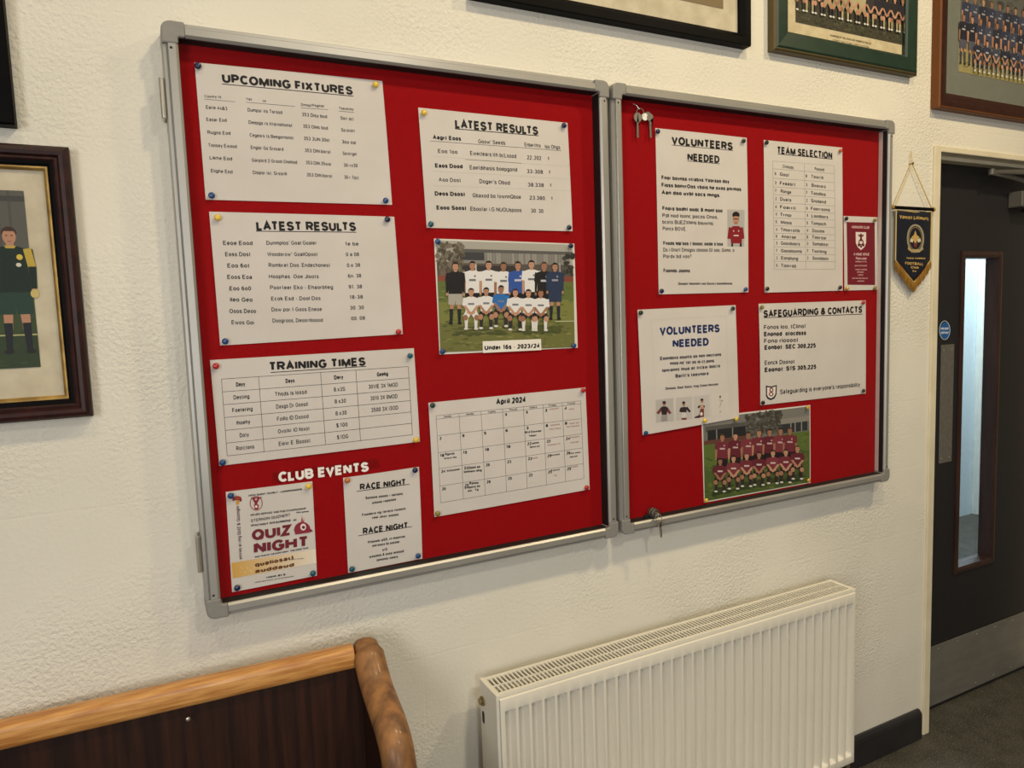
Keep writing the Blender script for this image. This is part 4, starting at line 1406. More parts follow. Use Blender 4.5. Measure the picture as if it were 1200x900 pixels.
SH['safe'] = q = [(889, 356), (1014.5, 352), (1014.5, 461), (891, 475)]
o, bu = sheet('notice_sheet', q, 'white sheet headed SAFEGUARDING & CONTACTS with a small crest', 'notice', 0.003)
ik = Ink(SHEET_Y, D7, bu)
ik.text('SAFEGUARDING & CONTACTS', (163, 186), (935, 151), 56, BLACK, True)
ik.line((162, 216), (938, 187), 5, BLACK)
ik.build('heading', o)
ik = Ink(SHEET_Y, D7, bu)
column(ik, [('Fonos loo, tClinof', (165, 290), (487, 280)), ('Fono rloooot', (165, 397), (427, 388)), ('Eonck Doonot', (170, 567), (400, 557))], 34, BLACK)
column(ik, [('Enonod  otocdsss', (165, 344), (493, 333)), ('Eonbot: SEC 300,225', (168, 448), (568, 432)), ('Eoonot: S1S 305;225', (170, 623), (572, 598))], 36, BLACK, True)
ik.text("Safeguarding is everyone's responsibility", (292, 795), (918, 737), 36, BLACK)
ik.build('printed_text', o)
ik = Ink(SHEET_Y, D7, bu)
ik.poly([(180, 745), (222, 752), (266, 740), (264, 815), (250, 845), (222, 860), (195, 850), (182, 825)], srgb(46, 44, 50))
ik.poly([(190, 758), (222, 763), (257, 753), (255, 810), (243, 832), (222, 846), (201, 836), (191, 818)], srgb(228, 220, 210))
ik.ring(224, 780, 16, 18, 8, srgb(126, 30, 40)).ring(222, 812, 18, 18, 8, srgb(126, 30, 40))
ik.build('crest', o)

SH['mar'] = q = [(822, 489), (949.5, 474.5), (949.8, 565.8), (825, 589.2)]
o, bu = sheet('team_photograph', q, 'team photograph in maroon shirts, lower right board, partly under the volunteers sheet', 'photograph', 0.0005, SHEET_Y, 'photo')
ik = Ink(SHEET_Y, D8, bu)
I = [(158, 205), (990, 108), (992, 700), (172, 850)]
ik.quad(I, srgb(112, 110, 104))
ik.quad(R_(0, 1, 0, .12), srgb(120, 118, 112))
ik.quad(R_(0.02, .4, .1, .17), srgb(86, 84, 80))
ik.quad(R_(0.04, .4, .15, .28), srgb(40, 40, 42))
ik.quad(R_(.12, .13, .15, .3), srgb(130, 128, 122), 1)
ik.quad(R_(.27, .28, .15, .3), srgb(130, 128, 122), 1)
ik.quad(R_(.7, 1, .12, .19), srgb(136, 132, 124))
ik.quad(R_(.72, .98, .19, .31), srgb(50, 52, 54))
for u in (.82, .86, .92):
    ik.quad(R_(u, u + .008, .19, .31), srgb(150, 150, 146), 1)
ik.quad(R_(0, .4, .27, .33), srgb(96, 62, 52))
tufts(ik, R_(.4, .74, .0, .3), 260, [srgb(62, 60, 54), srgb(74, 71, 64), srgb(84, 81, 73), srgb(95, 92, 84)], 15, 14)
ik.quad(R_(0, 1, .32, .6), srgb(88, 106, 50))
ik.quad(R_(0, 1, .58, 1), srgb(78, 92, 46))
tufts(ik, R_(0, 1, .34, 1), 300, [srgb(84, 100, 48), srgb(96, 112, 54), srgb(70, 84, 42), srgb(104, 116, 60)], 20, 7)
tufts(ik, R_(.06, .96, .86, .95), 110, [srgb(50, 62, 34), srgb(58, 68, 38)], 26, 10)
ik.build('printed_scene', o)
ik2 = Ink(SHEET_Y, D8, bu)
ik2.lift = ik.lift
ik = ik2
MRS = [srgb(112, 46, 56), srgb(98, 38, 48), srgb(122, 54, 62)]
for i, (x, t) in enumerate(((308, 325), (410, 315), (510, 305), (594, 290), (676, 283), (760, 275), (833, 272))):
    stand(ik, x, t, 50, MRS[i % 3], srgb(36, 28, 32), BK, None, False, srgb(196, 170, 168))
for i, (x, t) in enumerate(((288, 512), (392, 490), (494, 470), (590, 460), (698, 447), (798, 440), (888, 412))):
    squat(ik, x, t, 49, MRS[(i + 1) % 3], srgb(40, 30, 34), srgb(56, 40, 44), srgb(206, 186, 184))
ik.build('printed_team', o)

# ------------------------------------------------------------------ pins
PINC = dict(blue=srgb(24, 66, 120), navy=srgb(20, 32, 70), teal=srgb(24, 84, 104), yellow=srgb(226, 190, 60), red=srgb(180, 36, 34), olive=srgb(134, 124, 56), dark_green=srgb(30, 56, 48), black=srgb(26, 26, 30), gold=srgb(204, 160, 58), orange=srgb(190, 110, 46))
PINM = {}
for k, c in PINC.items():
    PINM[k] = mat('pin_' + k, c, 0.3, 0, c, 10, coat=0.3)
pin_mesh = {}


def pin(px, py, colour, corner, what, y=SHEET_Y, tilt=0.0):
    c = at(px, py, y - 0.006)
    if colour not in pin_mesh:
        g = G().lathe((0, 0, 0), (0, -1, 0), [(-0.0008, 0.0012), (0.0026, 0.0014), (0.0027, 0.0042), (0.0040, 0.0058), (0.0062, 0.0062), (0.0080, 0.0054), (0.0091, 0.0034), (0.0094, 0.0008)], 18)
        o = g.obj('board_pin', PINM[colour], smooth=False)
        for p in o.data.polygons:
            p.use_smooth = True
        pin_mesh[colour] = o
    else:
        o = pin_mesh[colour].copy()
        COL.objects.link(o)
    o.location = (c.x, y - 0.0005, c.z)
    o.rotation_euler = (tilt, 0, tilt)
    tag(o, '%s pin at the %s corner of the %s' % (colour.replace('_', ' '), corner, what), 'pin', 'round pins holding the sheets')


TLc, TRc, BRc, BLc = 'upper left', 'upper right', 'lower right', 'lower left'
for what, lst in (
    ('UPCOMING FIXTURES sheet', ((232, 77, 'navy', TLc), (440, 99, 'yellow', TRc), (248, 229, 'blue', BLc), (452, 235, 'blue', BRc))),
    ('LATEST RESULTS sheet below the fixtures', ((255, 255, 'yellow', TLc), (454, 257, 'navy', TRc), (264, 400, 'blue', BLc), (467, 389, 'red', BRc))),
    ('TRAINING TIMES sheet', ((253, 429, 'red', TLc), (480.5, 417, 'teal', TRc), (261, 542, 'blue', BLc), (487.5, 515.5, 'yellow', BRc))),
    ('LATEST RESULTS sheet above the team photograph', ((497, 132, 'yellow', TLc), (661, 147, 'navy', TRc), (505, 262.5, 'teal', BLc), (667, 266.5, 'navy', BRc))),
    ('Under 16s team photograph', ((513, 283, 'blue', TLc), (669, 288, 'navy', TRc), (518.5, 412, 'blue', BLc), (672.5, 405, 'blue', BRc))),
    ('April calendar', ((507, 475, 'dark_green', TLc), (683.5, 457.5, 'red', TRc), (513, 602, 'olive', BLc), (687.5, 571.5, 'red', BRc))),
    ('quiz poster', ((270.5, 581, 'blue', TLc), (361.5, 570, 'yellow', TRc), (278, 689, 'navy', BLc), (366.7, 672, 'teal', BRc))),
    ('RACE NIGHT sheet', ((407, 563, 'orange', TLc), (486.5, 551, 'navy', TRc), (412.5, 667, 'teal', BLc), (490, 651.5, 'blue', BRc))),
    ('black VOLUNTEERS NEEDED sheet', ((771, 154, 'navy', TLc), (871.5, 165, 'dark_green', TRc), (775.5, 341, 'navy', BLc), (874, 339, 'blue', BRc))),
    ('TEAM SELECTION sheet', ((898.5, 167, 'black', TLc), (985, 175.5, 'orange', TRc), (899.3, 338.3, 'black', BLc), (984.7, 336.8, 'black', BRc))),
    ('maroon card', ((992, 256, 'black', TLc), (1025.6, 257.8, 'olive', TRc), (993, 338, 'gold', BLc), (1025.6, 337.5, 'olive', BRc))),
    ('SAFEGUARDING sheet', ((893, 360, 'olive', TLc), (1012, 354.5, 'red', TRc), (894.2, 472, 'black', BLc), (1012, 458, 'dark_green', BRc))),
    ('maroon team photograph', ((946.5, 477.5, 'gold', TRc), (827.7, 586.5, 'yellow', BLc), (947.5, 563, 'gold', BRc))),
):
    for a, b, c, d in lst:
        pin(a, b, c, d, what, SHEET_Y, 0.35 if (c == 'orange' and b < 200) else 0.0)
for a, b, c, d in ((751, 366.5, 'dark_green', TLc), (859, 361.5, 'dark_green', TRc), (757, 507.5, 'blue', BLc), (863, 491, 'yellow', BRc)):
    pin(a, b, c, d, 'blue VOLUNTEERS NEEDED sheet', V2Y)
pin(826, 493, 'yellow', TLc, 'maroon team photograph', V2Y)


# ================================================================== framed pictures
def frame_part(root, x0, x1, z0, z1, prof, m, name='moulding'):
    return moulding(x0, x1, z0, z1, prof).obj(name, MAT[m], root)


def picture(x0, x1, z0, z1, label, rails, mount, window, print_fn, depth=0.028, glass_y=-0.016, group='framed photographs on the wall'):
    root = empty('picture_frame', ((x0 + x1) / 2, 0, z0))
    tag(root, label, 'picture', group)
    d_in = 0
    for nm, prof, m in rails:
        frame_part(root, x0, x1, z0, z1, prof, m, nm)
        d_in = max(d_in, max(p[0] for p in prof))
    d = d_in - 0.004
    G().box(x0 + d, x1 - d, -0.011, -0.003, z0 + d, z1 - d).obj('mount_board', MAT[mount], root)
    G().box(x0 + d, x1 - d, glass_y - 0.001, glass_y + 0.001, z0 + d, z1 - d).obj('glazing', MAT['glass'], root)
    wx0, wx1, wz0, wz1 = window
    G().box(wx0, wx1, -0.0114, -0.0108, wz0, wz1).obj('photograph', MAT['photo'], root)
    print_fn(root, window)
    return root


class Pic(Ink):
    """printing in the plane of a framed photograph: u to the right, v downward, both 0..1"""

    def __init__(s, win):
        super().__init__(-0.0116)
        s.win = win

    def pt(s, p):
        x0, x1, z0, z1 = s.win
        return (x0 + p[0] * (x1 - x0), z1 - p[1] * (z1 - z0))


def person_scale(win):
    return (win[3] - win[2]) / (win[1] - win[0])


class PicM(Pic):
    """same, but in metres from the upper left corner"""

    def pt(s, p):
        return (s.win[0] + p[0], s.win[3] - p[1])


# dark mahogany frame with gilt slip, lower left: goalkeeper in green and yellow
def pr_keeper(root, win):
    W_, H_ = win[1] - win[0], win[3] - win[2]
    ik = PicM(win)
    Q = lambda a, b, c, d: [(a * W_, c * H_), (b * W_, c * H_), (b * W_, d * H_), (a * W_, d * H_)]
    ik.quad(Q(0, 1, 0, 1), srgb(90, 88, 82))
    for i in range(40):
        ik.quad(Q(i / 40, i / 40 + .012, 0, .5), random.choice([srgb(90, 88, 82), srgb(68, 66, 62), srgb(80, 78, 73)]), 1)
    ik.quad(Q(0, 1, .03, .06), srgb(66, 66, 64))
    ik.quad(Q(0, 1, .5, .58), srgb(58, 62, 48))
    ik.quad(Q(0, 1, .57, 1), srgb(58, 72, 44))
    ik.quad(Q(0, 1, .82, 1), srgb(48, 62, 40))
    tufts(ik, Q(0, 1, .58, 1), 160, [srgb(56, 70, 42), srgb(50, 64, 38), srgb(62, 76, 46)], .006, .0025)
    ik.quad(Q(0, 1, .808, .815), srgb(176, 172, 120), 1)
    ik.build('printed_scene', root)
    i2 = PicM(win)
    i2.lift = ik.lift
    x = (-0.262 - win[0])
    a = .0295
    GR, YE = srgb(24, 40, 32), srgb(184, 158, 66)
    stand(i2, x, win[3] - 1.718, a, GR, srgb(36, 60, 50), srgb(30, 34, 40), None, True, None)
    for k in (-1, 1):
        t = win[3] - 1.718
        limb(i2, (x + k * .82 * a, t + 1.25 * a), (x + k * 1.0 * a, t + 2.4 * a), .2 * a, .2 * a, YE)
        limb(i2, (x + k * 1.0 * a, t + 2.3 * a), (x + k * 1.0 * a, t + 3.6 * a), .2 * a, .15 * a, GR)
        i2.ell(x + k * 1.0 * a, t + 3.9 * a, .22 * a, .26 * a, srgb(196, 176, 110))
    t = win[3] - 1.718
    i2.ell(x + .42 * a, t + 1.75 * a, .16 * a, .17 * a, srgb(206, 180, 70), 10)
    i2.ell(x + .34 * a, t + 2.2 * a, .14 * a, .12 * a, srgb(206, 200, 180), 10)
    i2.poly([(x - .3 * a, t + 1.1 * a), (x + .3 * a, t + 1.1 * a), (x + .2 * a, t + 1.24 * a), (x - .2 * a, t + 1.24 * a)], YE)
    i2.build('printed_goalkeeper', root)


fx1 = -0.161
picture(-0.70, fx1, 1.380, 1.857, 'dark mahogany frame with gold slip holding a photograph of a goalkeeper', [
    ('moulding', [(0, 0), (0, -0.022), (0.004, -0.028), (0.010, -0.0300), (0.016, -0.0285), (0.019, -0.0245), (0.023, -0.0255), (0.026, -0.023), (0.026, 0)], 'mahog'),
    ('inner_moulding', [(0.0255, 0), (0.0255, -0.0225), (0.031, -0.021), (0.035, -0.0185), (0.035, 0)], 'ebony'),
    ('gilt_slip', [(0.0345, 0), (0.0345, -0.0185), (0.038, -0.0180), (0.0415, -0.0155), (0.0415, 0)], 'gilt')],
    'mount', (-0.57, -0.2345, 1.474, 1.780), pr_keeper)


def crowd(ik, win, rows, cols_n, shirts, a, x0, z_first, dz, tint=None):
    pass


def pr_plain(cols):
    def f(root, win):
        W_, H_ = win[1] - win[0], win[3] - win[2]
        ik = PicM(win)
        Q = lambda a, b, c, d: [(a * W_, c * H_), (b * W_, c * H_), (b * W_, d * H_), (a * W_, d * H_)]
        ik.quad(Q(0, 1, 0, 1), cols[0])
        tufts(ik, Q(0, 1, .5, 1), 120, cols, .012, .004)
        ik.build('printed_scene', root)
    return f


# black frame cut by the left edge of the picture, above the goalkeeper
picture(-0.66, -0.2355, 1.887, 2.42, 'black frame at the top left, above the mahogany one', [
    ('moulding', [(0, 0), (0, -0.027), (0.003, -0.030), (0.022, -0.030), (0.028, -0.024), (0.028, 0)], 'ebony')],
    'mount', (-0.60, -0.30, 1.95, 2.36), pr_plain([srgb(110, 104, 92), srgb(96, 92, 80), srgb(126, 118, 102)]))
# wide black frame above the boards
picture(0.63, 1.451, 2.238, 2.78, 'wide black frame above the gap between the two boards', [
    ('moulding', [(0, 0), (0, -0.026), (0.002, -0.030), (0.020, -0.030), (0.023, -0.0275), (0.0325, -0.0195), (0.0325, 0)], 'ebony')],
    'mount', (0.75, 1.368, 2.328, 2.70), pr_plain([srgb(122, 104, 74), srgb(104, 86, 60), srgb(134, 114, 84)]))


def pr_old_team(root, win):
    W_, H_ = win[1] - win[0], win[3] - win[2]
    ik = PicM(win)
    Q = lambda a, b, c, d: [(a * W_, c * H_), (b * W_, c * H_), (b * W_, d * H_), (a * W_, d * H_)]
    ik.quad(Q(0, 1, 0, 1), srgb(66, 62, 48))
    tufts(ik, Q(0, 1, 0, .4), 120, [srgb(58, 56, 46), srgb(76, 72, 58)], .015, .012)
    tufts(ik, Q(0, 1, .66, 1), 420, [srgb(54, 58, 40), srgb(72, 74, 52), srgb(44, 46, 34), srgb(84, 84, 62)], .006, .003)
    ik.build('printed_scene', root)
    i2 = PicM(win)
    i2.lift = ik.lift
    CR = [srgb(176, 164, 126), srgb(160, 148, 114)]
    DK = [srgb(42, 40, 42), srgb(54, 50, 50), srgb(40, 38, 46)]
    n = 13
    for i in range(n):
        x = W_ * (.05 + .9 * i / (n - 1))
        mid = 4 <= i <= 8
        stand(i2, x, H_ * .36, .019, random.choice(CR if mid else DK), random.choice(DK), DK[0], None, False)
    for i in range(n):
        x = W_ * (.035 + .93 * i / (n - 1))
        mid = 3 <= i <= 7
        squat(i2, x, H_ * .585, .019, random.choice(CR if mid else DK), random.choice(CR if mid else DK), random.choice(CR + DK))
    i2.build('printed_team', root)
    i3 = PicM(win)
    i3.lift = -0.0002
    i3.text('CHAMPIONS OF THE LEAGUE AND WINNERS OF THE CUP', (.30 * W_, H_ + .016), (.68 * W_, H_ + .016), .006, srgb(120, 104, 72), True)
    i3.text('J. Wood, P. Moor, D. Lane, T. Hill, R. Ford, B. Dale', (.32 * W_, H_ + .027), (.66 * W_, H_ + .027), .005, srgb(130, 114, 82))
    i3.build('mount_lettering', root)


picture(1.541, 2.160, 2.243, 2.74, 'green frame with an old team photograph on aged mount, top right', [
    ('outer_edge', [(0, 0), (0, -0.022), (0.004, -0.026), (0.0075, -0.026), (0.0075, 0)], 'greenedge'),
    ('moulding', [(0.007, 0), (0.007, -0.026), (0.012, -0.029), (0.050, -0.026), (0.056, -0.021), (0.056, 0)], 'greenf')],
    'mountaged', (1.637, 2.111, 2.334, 2.66), pr_old_team)


def pr_blue_team(root, win):
    W_, H_ = win[1] - win[0], win[3] - win[2]
    ik = PicM(win)
    Q = lambda a, b, c, d: [(a * W_, c * H_), (b * W_, c * H_), (b * W_, d * H_), (a * W_, d * H_)]
    ik.quad(Q(0, 1, 0, 1), srgb(96, 96, 92))
    tufts(ik, Q(0, 1, 0, .5), 80, [srgb(70, 72, 70), srgb(84, 84, 80)], .02, .015)
    ik.quad(Q(0, 1, .68, 1), srgb(150, 140, 92))
    tufts(ik, Q(0, 1, .70, 1), 200, [srgb(142, 134, 88), srgb(158, 148, 100), srgb(128, 120, 78)], .012, .004)
    ik.build('printed_scene', root)
    i2 = PicM(win)
    i2.lift = ik.lift
    SB = [srgb(54, 58, 76), srgb(66, 70, 88), srgb(46, 49, 62)]
    for i in range(12):
        stand(i2, W_ * (.06 + .88 * i / 11), H_ * .335, .0225, SB[i % 3], SB[(i + 1) % 3], srgb(60, 62, 78), None, False, srgb(150, 150, 160))
    for i in range(12):
        stand(i2, W_ * (.03 + .88 * i / 11), H_ * .51, .0215, SB[(i + 1) % 3] if i > 1 else srgb(40, 40, 52), srgb(84, 84, 96), srgb(66, 66, 82), None, True, srgb(170, 168, 172))
    for i in range(10):
        squat(i2, W_ * (.16 + .8 * i / 9), H_ * .69, .020, SB[(i + 2) % 3], srgb(56, 58, 78), srgb(150, 146, 140), srgb(180, 178, 180))
    i2.build('printed_team', root)


picture(2.267, 3.09, 2.157, 2.76, 'brown wooden frame with grey mount above the door, team in blue', [
    ('outer_edge', [(0, 0), (0, -0.026), (0.003, -0.030), (0.006, -0.030), (0.006, 0)], 'tan'),
    ('moulding', [(0.0055, 0), (0.0055, -0.030), (0.02, -0.030), (0.040, -0.024), (0.052, -0.018), (0.052, 0)], 'brownf')],
    'mountgrey', (2.393, 2.97, 2.287, 2.665), pr_blue_team)

# ================================================================== pennant
pn = empty('pennant', (2.17, -0.012, 1.568))
tag(pn, 'navy pennant with gold fringe hanging between the right board and the door', 'pennant')
PY = -0.014
tp = [(2.080, 1.824), (2.262, 1.824)]


def pen_y(x, z):
    return PY - 0.004 * math.sin((x - 2.08) / 0.182 * PI) * (0.4 + (1.824 - z) * 2) - 0.0015 * math.sin((x - 2.08) * 60)


N = 20
v, f = [], []
for i in range(N + 1):
    u = i / N
    x = 2.081 + u * 0.181
    zb = 1.668 - (0.071 * (1 - abs(2 * u - 1)))
    for j in range(13):
        z = 1.826 + (zb - 1.826) * j / 12
        v.append((x, pen_y(x, z), z))
for i in range(N):
    for j in range(12):
        f.append((i * 13 + j, i * 13 + j + 1, (i + 1) * 13 + j + 1, (i + 1) * 13 + j))
obj('pennant_cloth', v, f, MAT['navy'], pn, smooth=True, solid=0.0014)
# fringe: many hanging threads
g = G()
for i in range(86):
    u = i / 85
    x = 2.081 + u * 0.181
    zb = 1.668 - (0.071 * (1 - abs(2 * u - 1)))
    L = 0.031 + random.uniform(-.003, .003)
    y = pen_y(x, zb)
    dx = random.uniform(-.002, .002)
    g.tube([(x, y - .001, zb + .002), (x + dx, y - .002, zb - L * .5), (x + dx * 1.6, y, zb - L)], [0.0013, 0.0016, 0.0009], 5)
g.obj('fringe', MAT['fringe'], pn)
g = G()
g.tube([(2.0815, pen_y(2.0815, 1.82) - .0015, 1.826), (2.0815, pen_y(2.0815, 1.70) - .0015, 1.668), (2.1715, pen_y(2.1715, 1.6) - .0015, 1.597), (2.2615, pen_y(2.2615, 1.7) - .0015, 1.668), (2.2615, pen_y(2.2615, 1.82) - .0015, 1.826), (2.17, pen_y(2.17, 1.82) - .0015, 1.822)], 0.0019, 6, True)
g.obj('braid_edging', MAT['cord'], pn)
G().tube([(2.070, -0.014, 1.834), (2.268, -0.014, 1.834)], 0.0055, 12).obj('hanging_rod', MAT['ebony'], pn)
g = G()
for x in (2.070, 2.268):
    s_ = -1 if x < 2.1 else 1
    g.lathe((x, -0.014, 1.834), (s_, 0, 0), [(0, 0.0055), (0.002, 0.0075), (0.006, 0.007), (0.009, 0.003)], 12)
g.obj('rod_knob', MAT['gilt'], pn)
g = G()
for a in ((2.076, -0.014, 1.838), (2.262, -0.014, 1.838)):
    g.tube([a, (2.164, -0.010, 1.976)], 0.0016, 6)
g.tube([(2.164, -0.010, 1.976), (2.1655, -0.007, 1.998), (2.167, -0.005, 2.016)], 0.0014, 6)
g.obj('hanging_cord', MAT['cord'], pn)
G().lathe((2.164, 0.0, 1.976), (0, -1, 0), [(0, 0.002), (0.013, 0.002), (0.0132, 0.004), (0.0146, 0.0035)], 10).obj('nail', MAT['brass'], pn)
GD = srgb(186, 154, 92)
P6 = Crop(1020, 170, 5)
ik = Ink(PY, P6, lambda x, z: PY - pen_y(x, z) + 0.0012)
ik.text("Vancott Liffmun's", (165, 420), (338, 432), 22, GD, True)
ik.text('Yootor Loodood', (205, 662), (315, 664), 12, GD, True)
ik.text('FOOTBALL', (197, 692), (300, 698), 17, GD, True)
ik.text('Club', (232, 716), (275, 718), 15, GD, True)
ik.text('Est', (242, 738), (262, 739), 10, GD, True)
ik.build('lettering', pn)
ik = Ink(PY, P6, lambda x, z: PY - pen_y(x, z) + 0.0012)
ik.ring(258, 548, 50, 84, 11, srgb(150, 142, 120))
ik.ring(258, 548, 36, 66, 2, GD)
for p, c in (([(258, 500), (266, 528), (280, 540), (268, 560), (258, 580), (248, 560), (236, 540), (250, 528)], GD), ([(232, 545), (248, 555), (244, 572), (228, 566)], srgb(200, 192, 170)), ([(284, 545), (268, 555), (272, 572), (288, 566)], srgb(200, 192, 170)), ([(248, 575), (268, 575), (264, 600), (252, 600)], srgb(112, 52, 48)), ([(215, 598), (240, 612), (276, 612), (300, 598), (302, 612), (278, 630), (238, 630), (214, 612)], srgb(170, 150, 108))):
    ik.poly(p, c)
ik.build('emblem', pn)

# ================================================================== radiator
rd = empty('radiator', (1.165, -0.09, 0.15))
tag(rd, 'cream ribbed panel radiator under the right notice board', 'radiator')
A0, A1, ZB, ZT = 0.5715, 1.760, 0.150, 0.690
YF, YR = -0.136, -0.042


def rib_panel(y, s, name):
    """pressed panel: flat margins, recessed flutes between raised ribs; s = outward sign"""
    x0, x1 = A0 + 0.007, A1 - 0.007
    n = 34
    p = (x1 - x0 - 0.016) / n
    xs, dep = [x0], [0]
    for i in range(n):
        a = x0 + 0.008 + i * p
        xs += [a + p * .09, a + p * .24, a + p * .74, a + p * .91]
        dep += [0, 1, 1, 0]
    xs.append(x1)
    dep.append(0)
    zt, zb = ZT - 0.008, ZB
    zs = [(zb, 0), (zb + .022, 0), (zb + .031, 1), (zt - .037, 1), (zt - .030, 0), (zt - .002, 0), (zt, -.25)]
    D = 0.0185
    v = []
    for z, k in zs:
        for x, d in zip(xs, dep):
            v.append((x, y - s * D * d * max(k, 0) + (s * D * k if k < 0 else 0), z))
    W_ = len(xs)
    f = [(j * W_ + i, j * W_ + i + 1, (j + 1) * W_ + i + 1, (j + 1) * W_ + i) for j in range(len(zs) - 1) for i in range(W_ - 1)]
    o = obj(name, v, f, MAT['rad'], rd, smooth='keep')
    sm = o.modifiers.new('thickness', 'SOLIDIFY')
    sm.thickness = 0.0012
    sm.offset = 0
    b = o.modifiers.new('bevel', 'BEVEL')
    b.width = 0.0016
    b.segments = 2
    b.limit_method = 'ANGLE'
    b.angle_limit = math.radians(25)
    return o


rib_panel(YF, -1, 'front_panel')
rib_panel(YR, 1, 'rear_panel')
# convector fins between the panels
g = G()
for i in range(72):
    x = A0 + 0.02 + i * (A1 - A0 - 0.04) / 71
    g.box(x - .0006, x + .0006, YF + 0.034, YR - 0.034, ZB + .03, ZT - .03)
g.box(A0 + .012, A1 - .012, YF + 0.024, YF + 0.032, ZB + 0.01, ZT - .03)
g.box(A0 + .012, A1 - .012, YR - 0.032, YR - 0.024, ZB + 0.01, ZT - .03)
g.obj('convector_fins', MAT['raddark'], rd)
# top grille
g = G()
GY0, GY1 = YF + 0.007, YR
g.box(A0 + .01, A1 - .01, GY0, GY0 + 0.010, ZT - .010, ZT)
g.box(A0 + .01, A1 - .01, GY1 - 0.008, GY1, ZT - .010, ZT)
g.box(A0 + .01, A1 - .01, (GY0 + GY1) / 2 - .0016, (GY0 + GY1) / 2 + .0016, ZT - .008, ZT - .0012)
nb = 108
for i in range(nb + 1):
    x = A0 + 0.012 + i * (A1 - A0 - 0.024) / nb
    g.box(x - .0019, x + .0019, GY0 + .008, GY1 - .006, ZT - .006, ZT - .0008)
g.obj('top_grille', MAT['rad'], rd)
for x0, x1, nm in ((A0, A0 + .010, 'side_panel'), (A1 - .010, A1, 'side_panel')):
    G().box(x0, x1, YF + 0.004, YR + 0.002, ZB + .004, ZT + .0012).obj(nm, MAT['rad'], rd, bevel=0.002)
G().lathe((A0, -0.056, 0.643), (-1, 0, 0), [(0, 0.011), (0.004, 0.011), (0.0045, 0.0075), (0.009, 0.0075)], 14).obj('bleed_valve', MAT['brass'], rd)
g = G()
g.prism_x([(-0.056 + .006 * math.cos(t), (.612 if math.sin(t) > 0 else .594) + .006 * math.sin(t)) for t in [2 * PI * i / 16 for i in range(16)]], A0 - .0006, A0 + .0005)
g.obj('side_slot', MAT['black'], rd)
# valve and pipe at the lower right
g = G()
g.tube([(A1 - 0.002, -0.085, 0.178), (A1 + 0.028, -0.085, 0.178)], 0.010, 12)
g.lathe((A1 + 0.030, -0.085, 0.150), (0, 0, 1), [(0, 0.012), (0.016, 0.012), (0.017, 0.015), (0.036, 0.015), (0.037, 0.011), (0.052, 0.011), (0.053, 0.013), (0.078, 0.0115), (0.082, 0.006)], 16)
g.lathe((A1 + 0.030, -0.085, 0.125), (0, 0, 1), [(0, 0.013), (0.02, 0.013), (0.025, 0.010)], 6)
g.obj('radiator_valve', MAT['brass'], rd)
G().tube([(A1 + 0.030, -0.085, 0.130), (A1 + 0.030, -0.085, 0.0)], 0.0075, 12).obj('supply_pipe', MAT['brass'], rd)
for x in (A0 + .2, A1 - .2):
    g = G().box(x - .02, x + .02, YR - 0.002, -0.001, ZB + .05, ZB + .09).box(x - .02, x + .02, YR - 0.002, -0.001, ZT - .12, ZT - .08)
    g.obj('wall_bracket', MAT['rad'], rd)

# ================================================================== pew
pw = empty('pew', (0.30, -0.075, 0.0))
tag(pw, 'wooden pew with golden oak top rail and dark walnut back against the wall', 'pew')
ROT = math.radians(2.6)


def pwp(x, y, z):
    """pew frame: x along the back measured from the right end, y from the rail front, to world"""
    c, s = math.cos(-ROT), math.sin(-ROT)
    return (0.272 + x * c - y * s, -0.0915 + x * s + y * c, z)


def pg(g):
    g.v = [pwp(*p) for p in g.v]
    return g


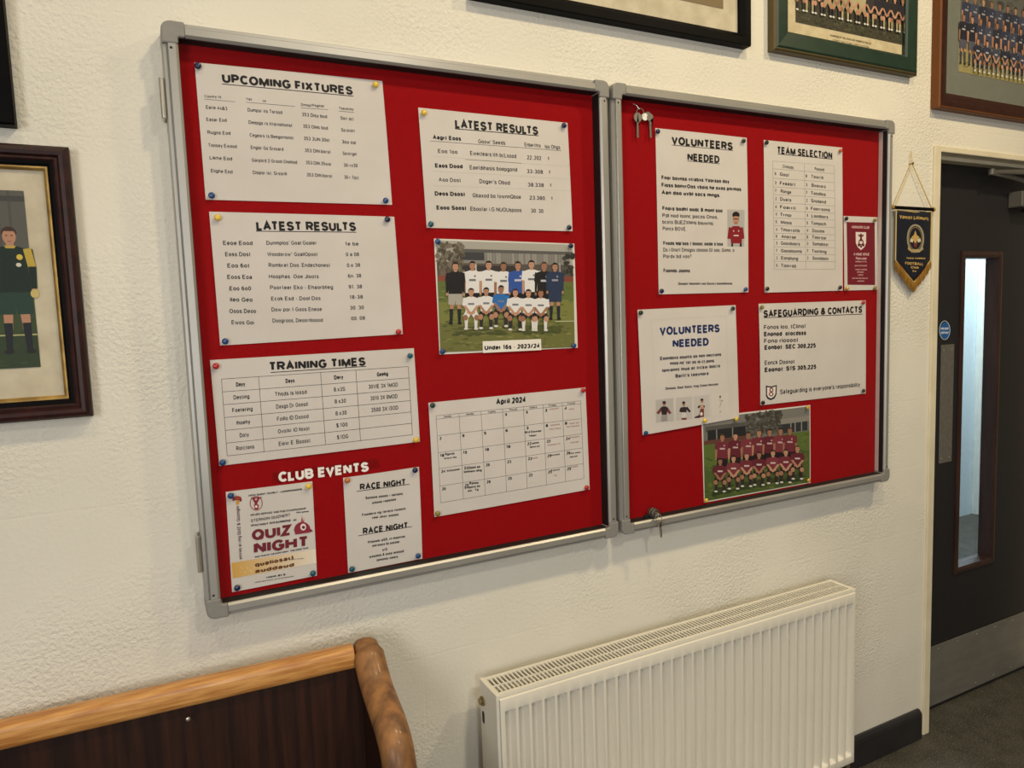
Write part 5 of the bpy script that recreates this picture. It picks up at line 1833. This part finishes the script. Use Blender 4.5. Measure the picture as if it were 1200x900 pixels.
LEN = 1.22
rail = []
for i in range(20):
    t = 2 * PI * i / 20
    c, s = math.cos(t), math.sin(t)
    rail.append((0.021 + 0.021 * math.copysign(abs(c) ** .62, c), 0.836 + 0.0235 * math.copysign(abs(s) ** .62, s)))
pg(G().prism_x(rail, -LEN, 0.0)).obj('top_rail', MAT['oak'], pw, smooth=False, bevel=0.001)
pg(G().box(-LEN, 0.014, 0.014, 0.030, 0.40, 0.822)).obj('back_panel', MAT['walnut'], pw)
st = at(221, 848, -0.095)
G().lathe((st.x, st.y + 0.018, st.z), (0, -1, 0), [(0, 0.0045), (0.002, 0.004), (0.003, 0.0015)], 12).obj('screw_head', MAT['nickel'], pw)
pg(G().box(-LEN, 0.0, -0.40, 0.03, 0.40, 0.43)).obj('seat', MAT['walnut'], pw, bevel=0.004)
pg(G().box(-LEN, 0.0, -0.36, -0.34, 0.30, 0.40)).obj('seat_apron', MAT['walnut'], pw)
# shaped ends: the front edge sweeps forward in an S
PATH = [(-0.078, 0.838), (-0.090, 0.832), (-0.108, 0.815), (-0.140, 0.790), (-0.186, 0.770), (-0.230, 0.750), (-0.262, 0.722), (-0.278, 0.684), (-0.292, 0.648), (-0.33, 0.622), (-0.40, 0.612), (-0.462, 0.598), (-0.480, 0.56), (-0.470, 0.50)]
for xc in (0.302, 0.302 - LEN - 0.055):
    yo = -0.0 if xc > 0 else 0.055
    sp = spline([(xc, y + yo, z) for y, z in PATH], 6)
    n = len(sp)
    rad = []
    for i in range(n):
        k = i / n
        r = 0.026 + 0.0025 * math.sin(k * 19)
        e = 1.0
        if i < 5:
            e = math.sqrt(max(1 - ((5 - i) / 5.6) ** 2, .05))
        if i > n - 4:
            e = .6 + .4 * (n - 1 - i) / 3
        rad.append((0.0325 * e, (r + 0.002) * e))
    po = G().tube(sp, rad, 18).obj('carved_end', MAT['oakend'], pw, smooth=True)
    front = [(p.y + 0.006, p.z - 0.004) for p in sp[6:]]
    poly = front + [(-0.455 + yo, 0.42), (-0.455 + yo, 0.0), (-0.395 + yo, 0.0), (-0.36 + yo, 0.10), (-0.13 + yo, 0.10), (-0.10 + yo, 0.0), (-0.052 + yo, 0.0), (-0.052 + yo, 0.80)]
    G().prism_x(poly, xc - 0.017, xc + 0.017).obj('end_panel', MAT['walnut'], pw)
    # rounded knuckle where the rail meets the end
    G().lathe((xc - 0.026, -0.070 + yo * 0.8, 0.838), (1, 0, 0), [(0, 0.010), (0.003, 0.021), (0.010, 0.027), (0.022, 0.0285), (0.036, 0.027), (0.048, 0.020), (0.053, 0.008)], 20).obj('end_knuckle', MAT['oakend'], pw, smooth=True)
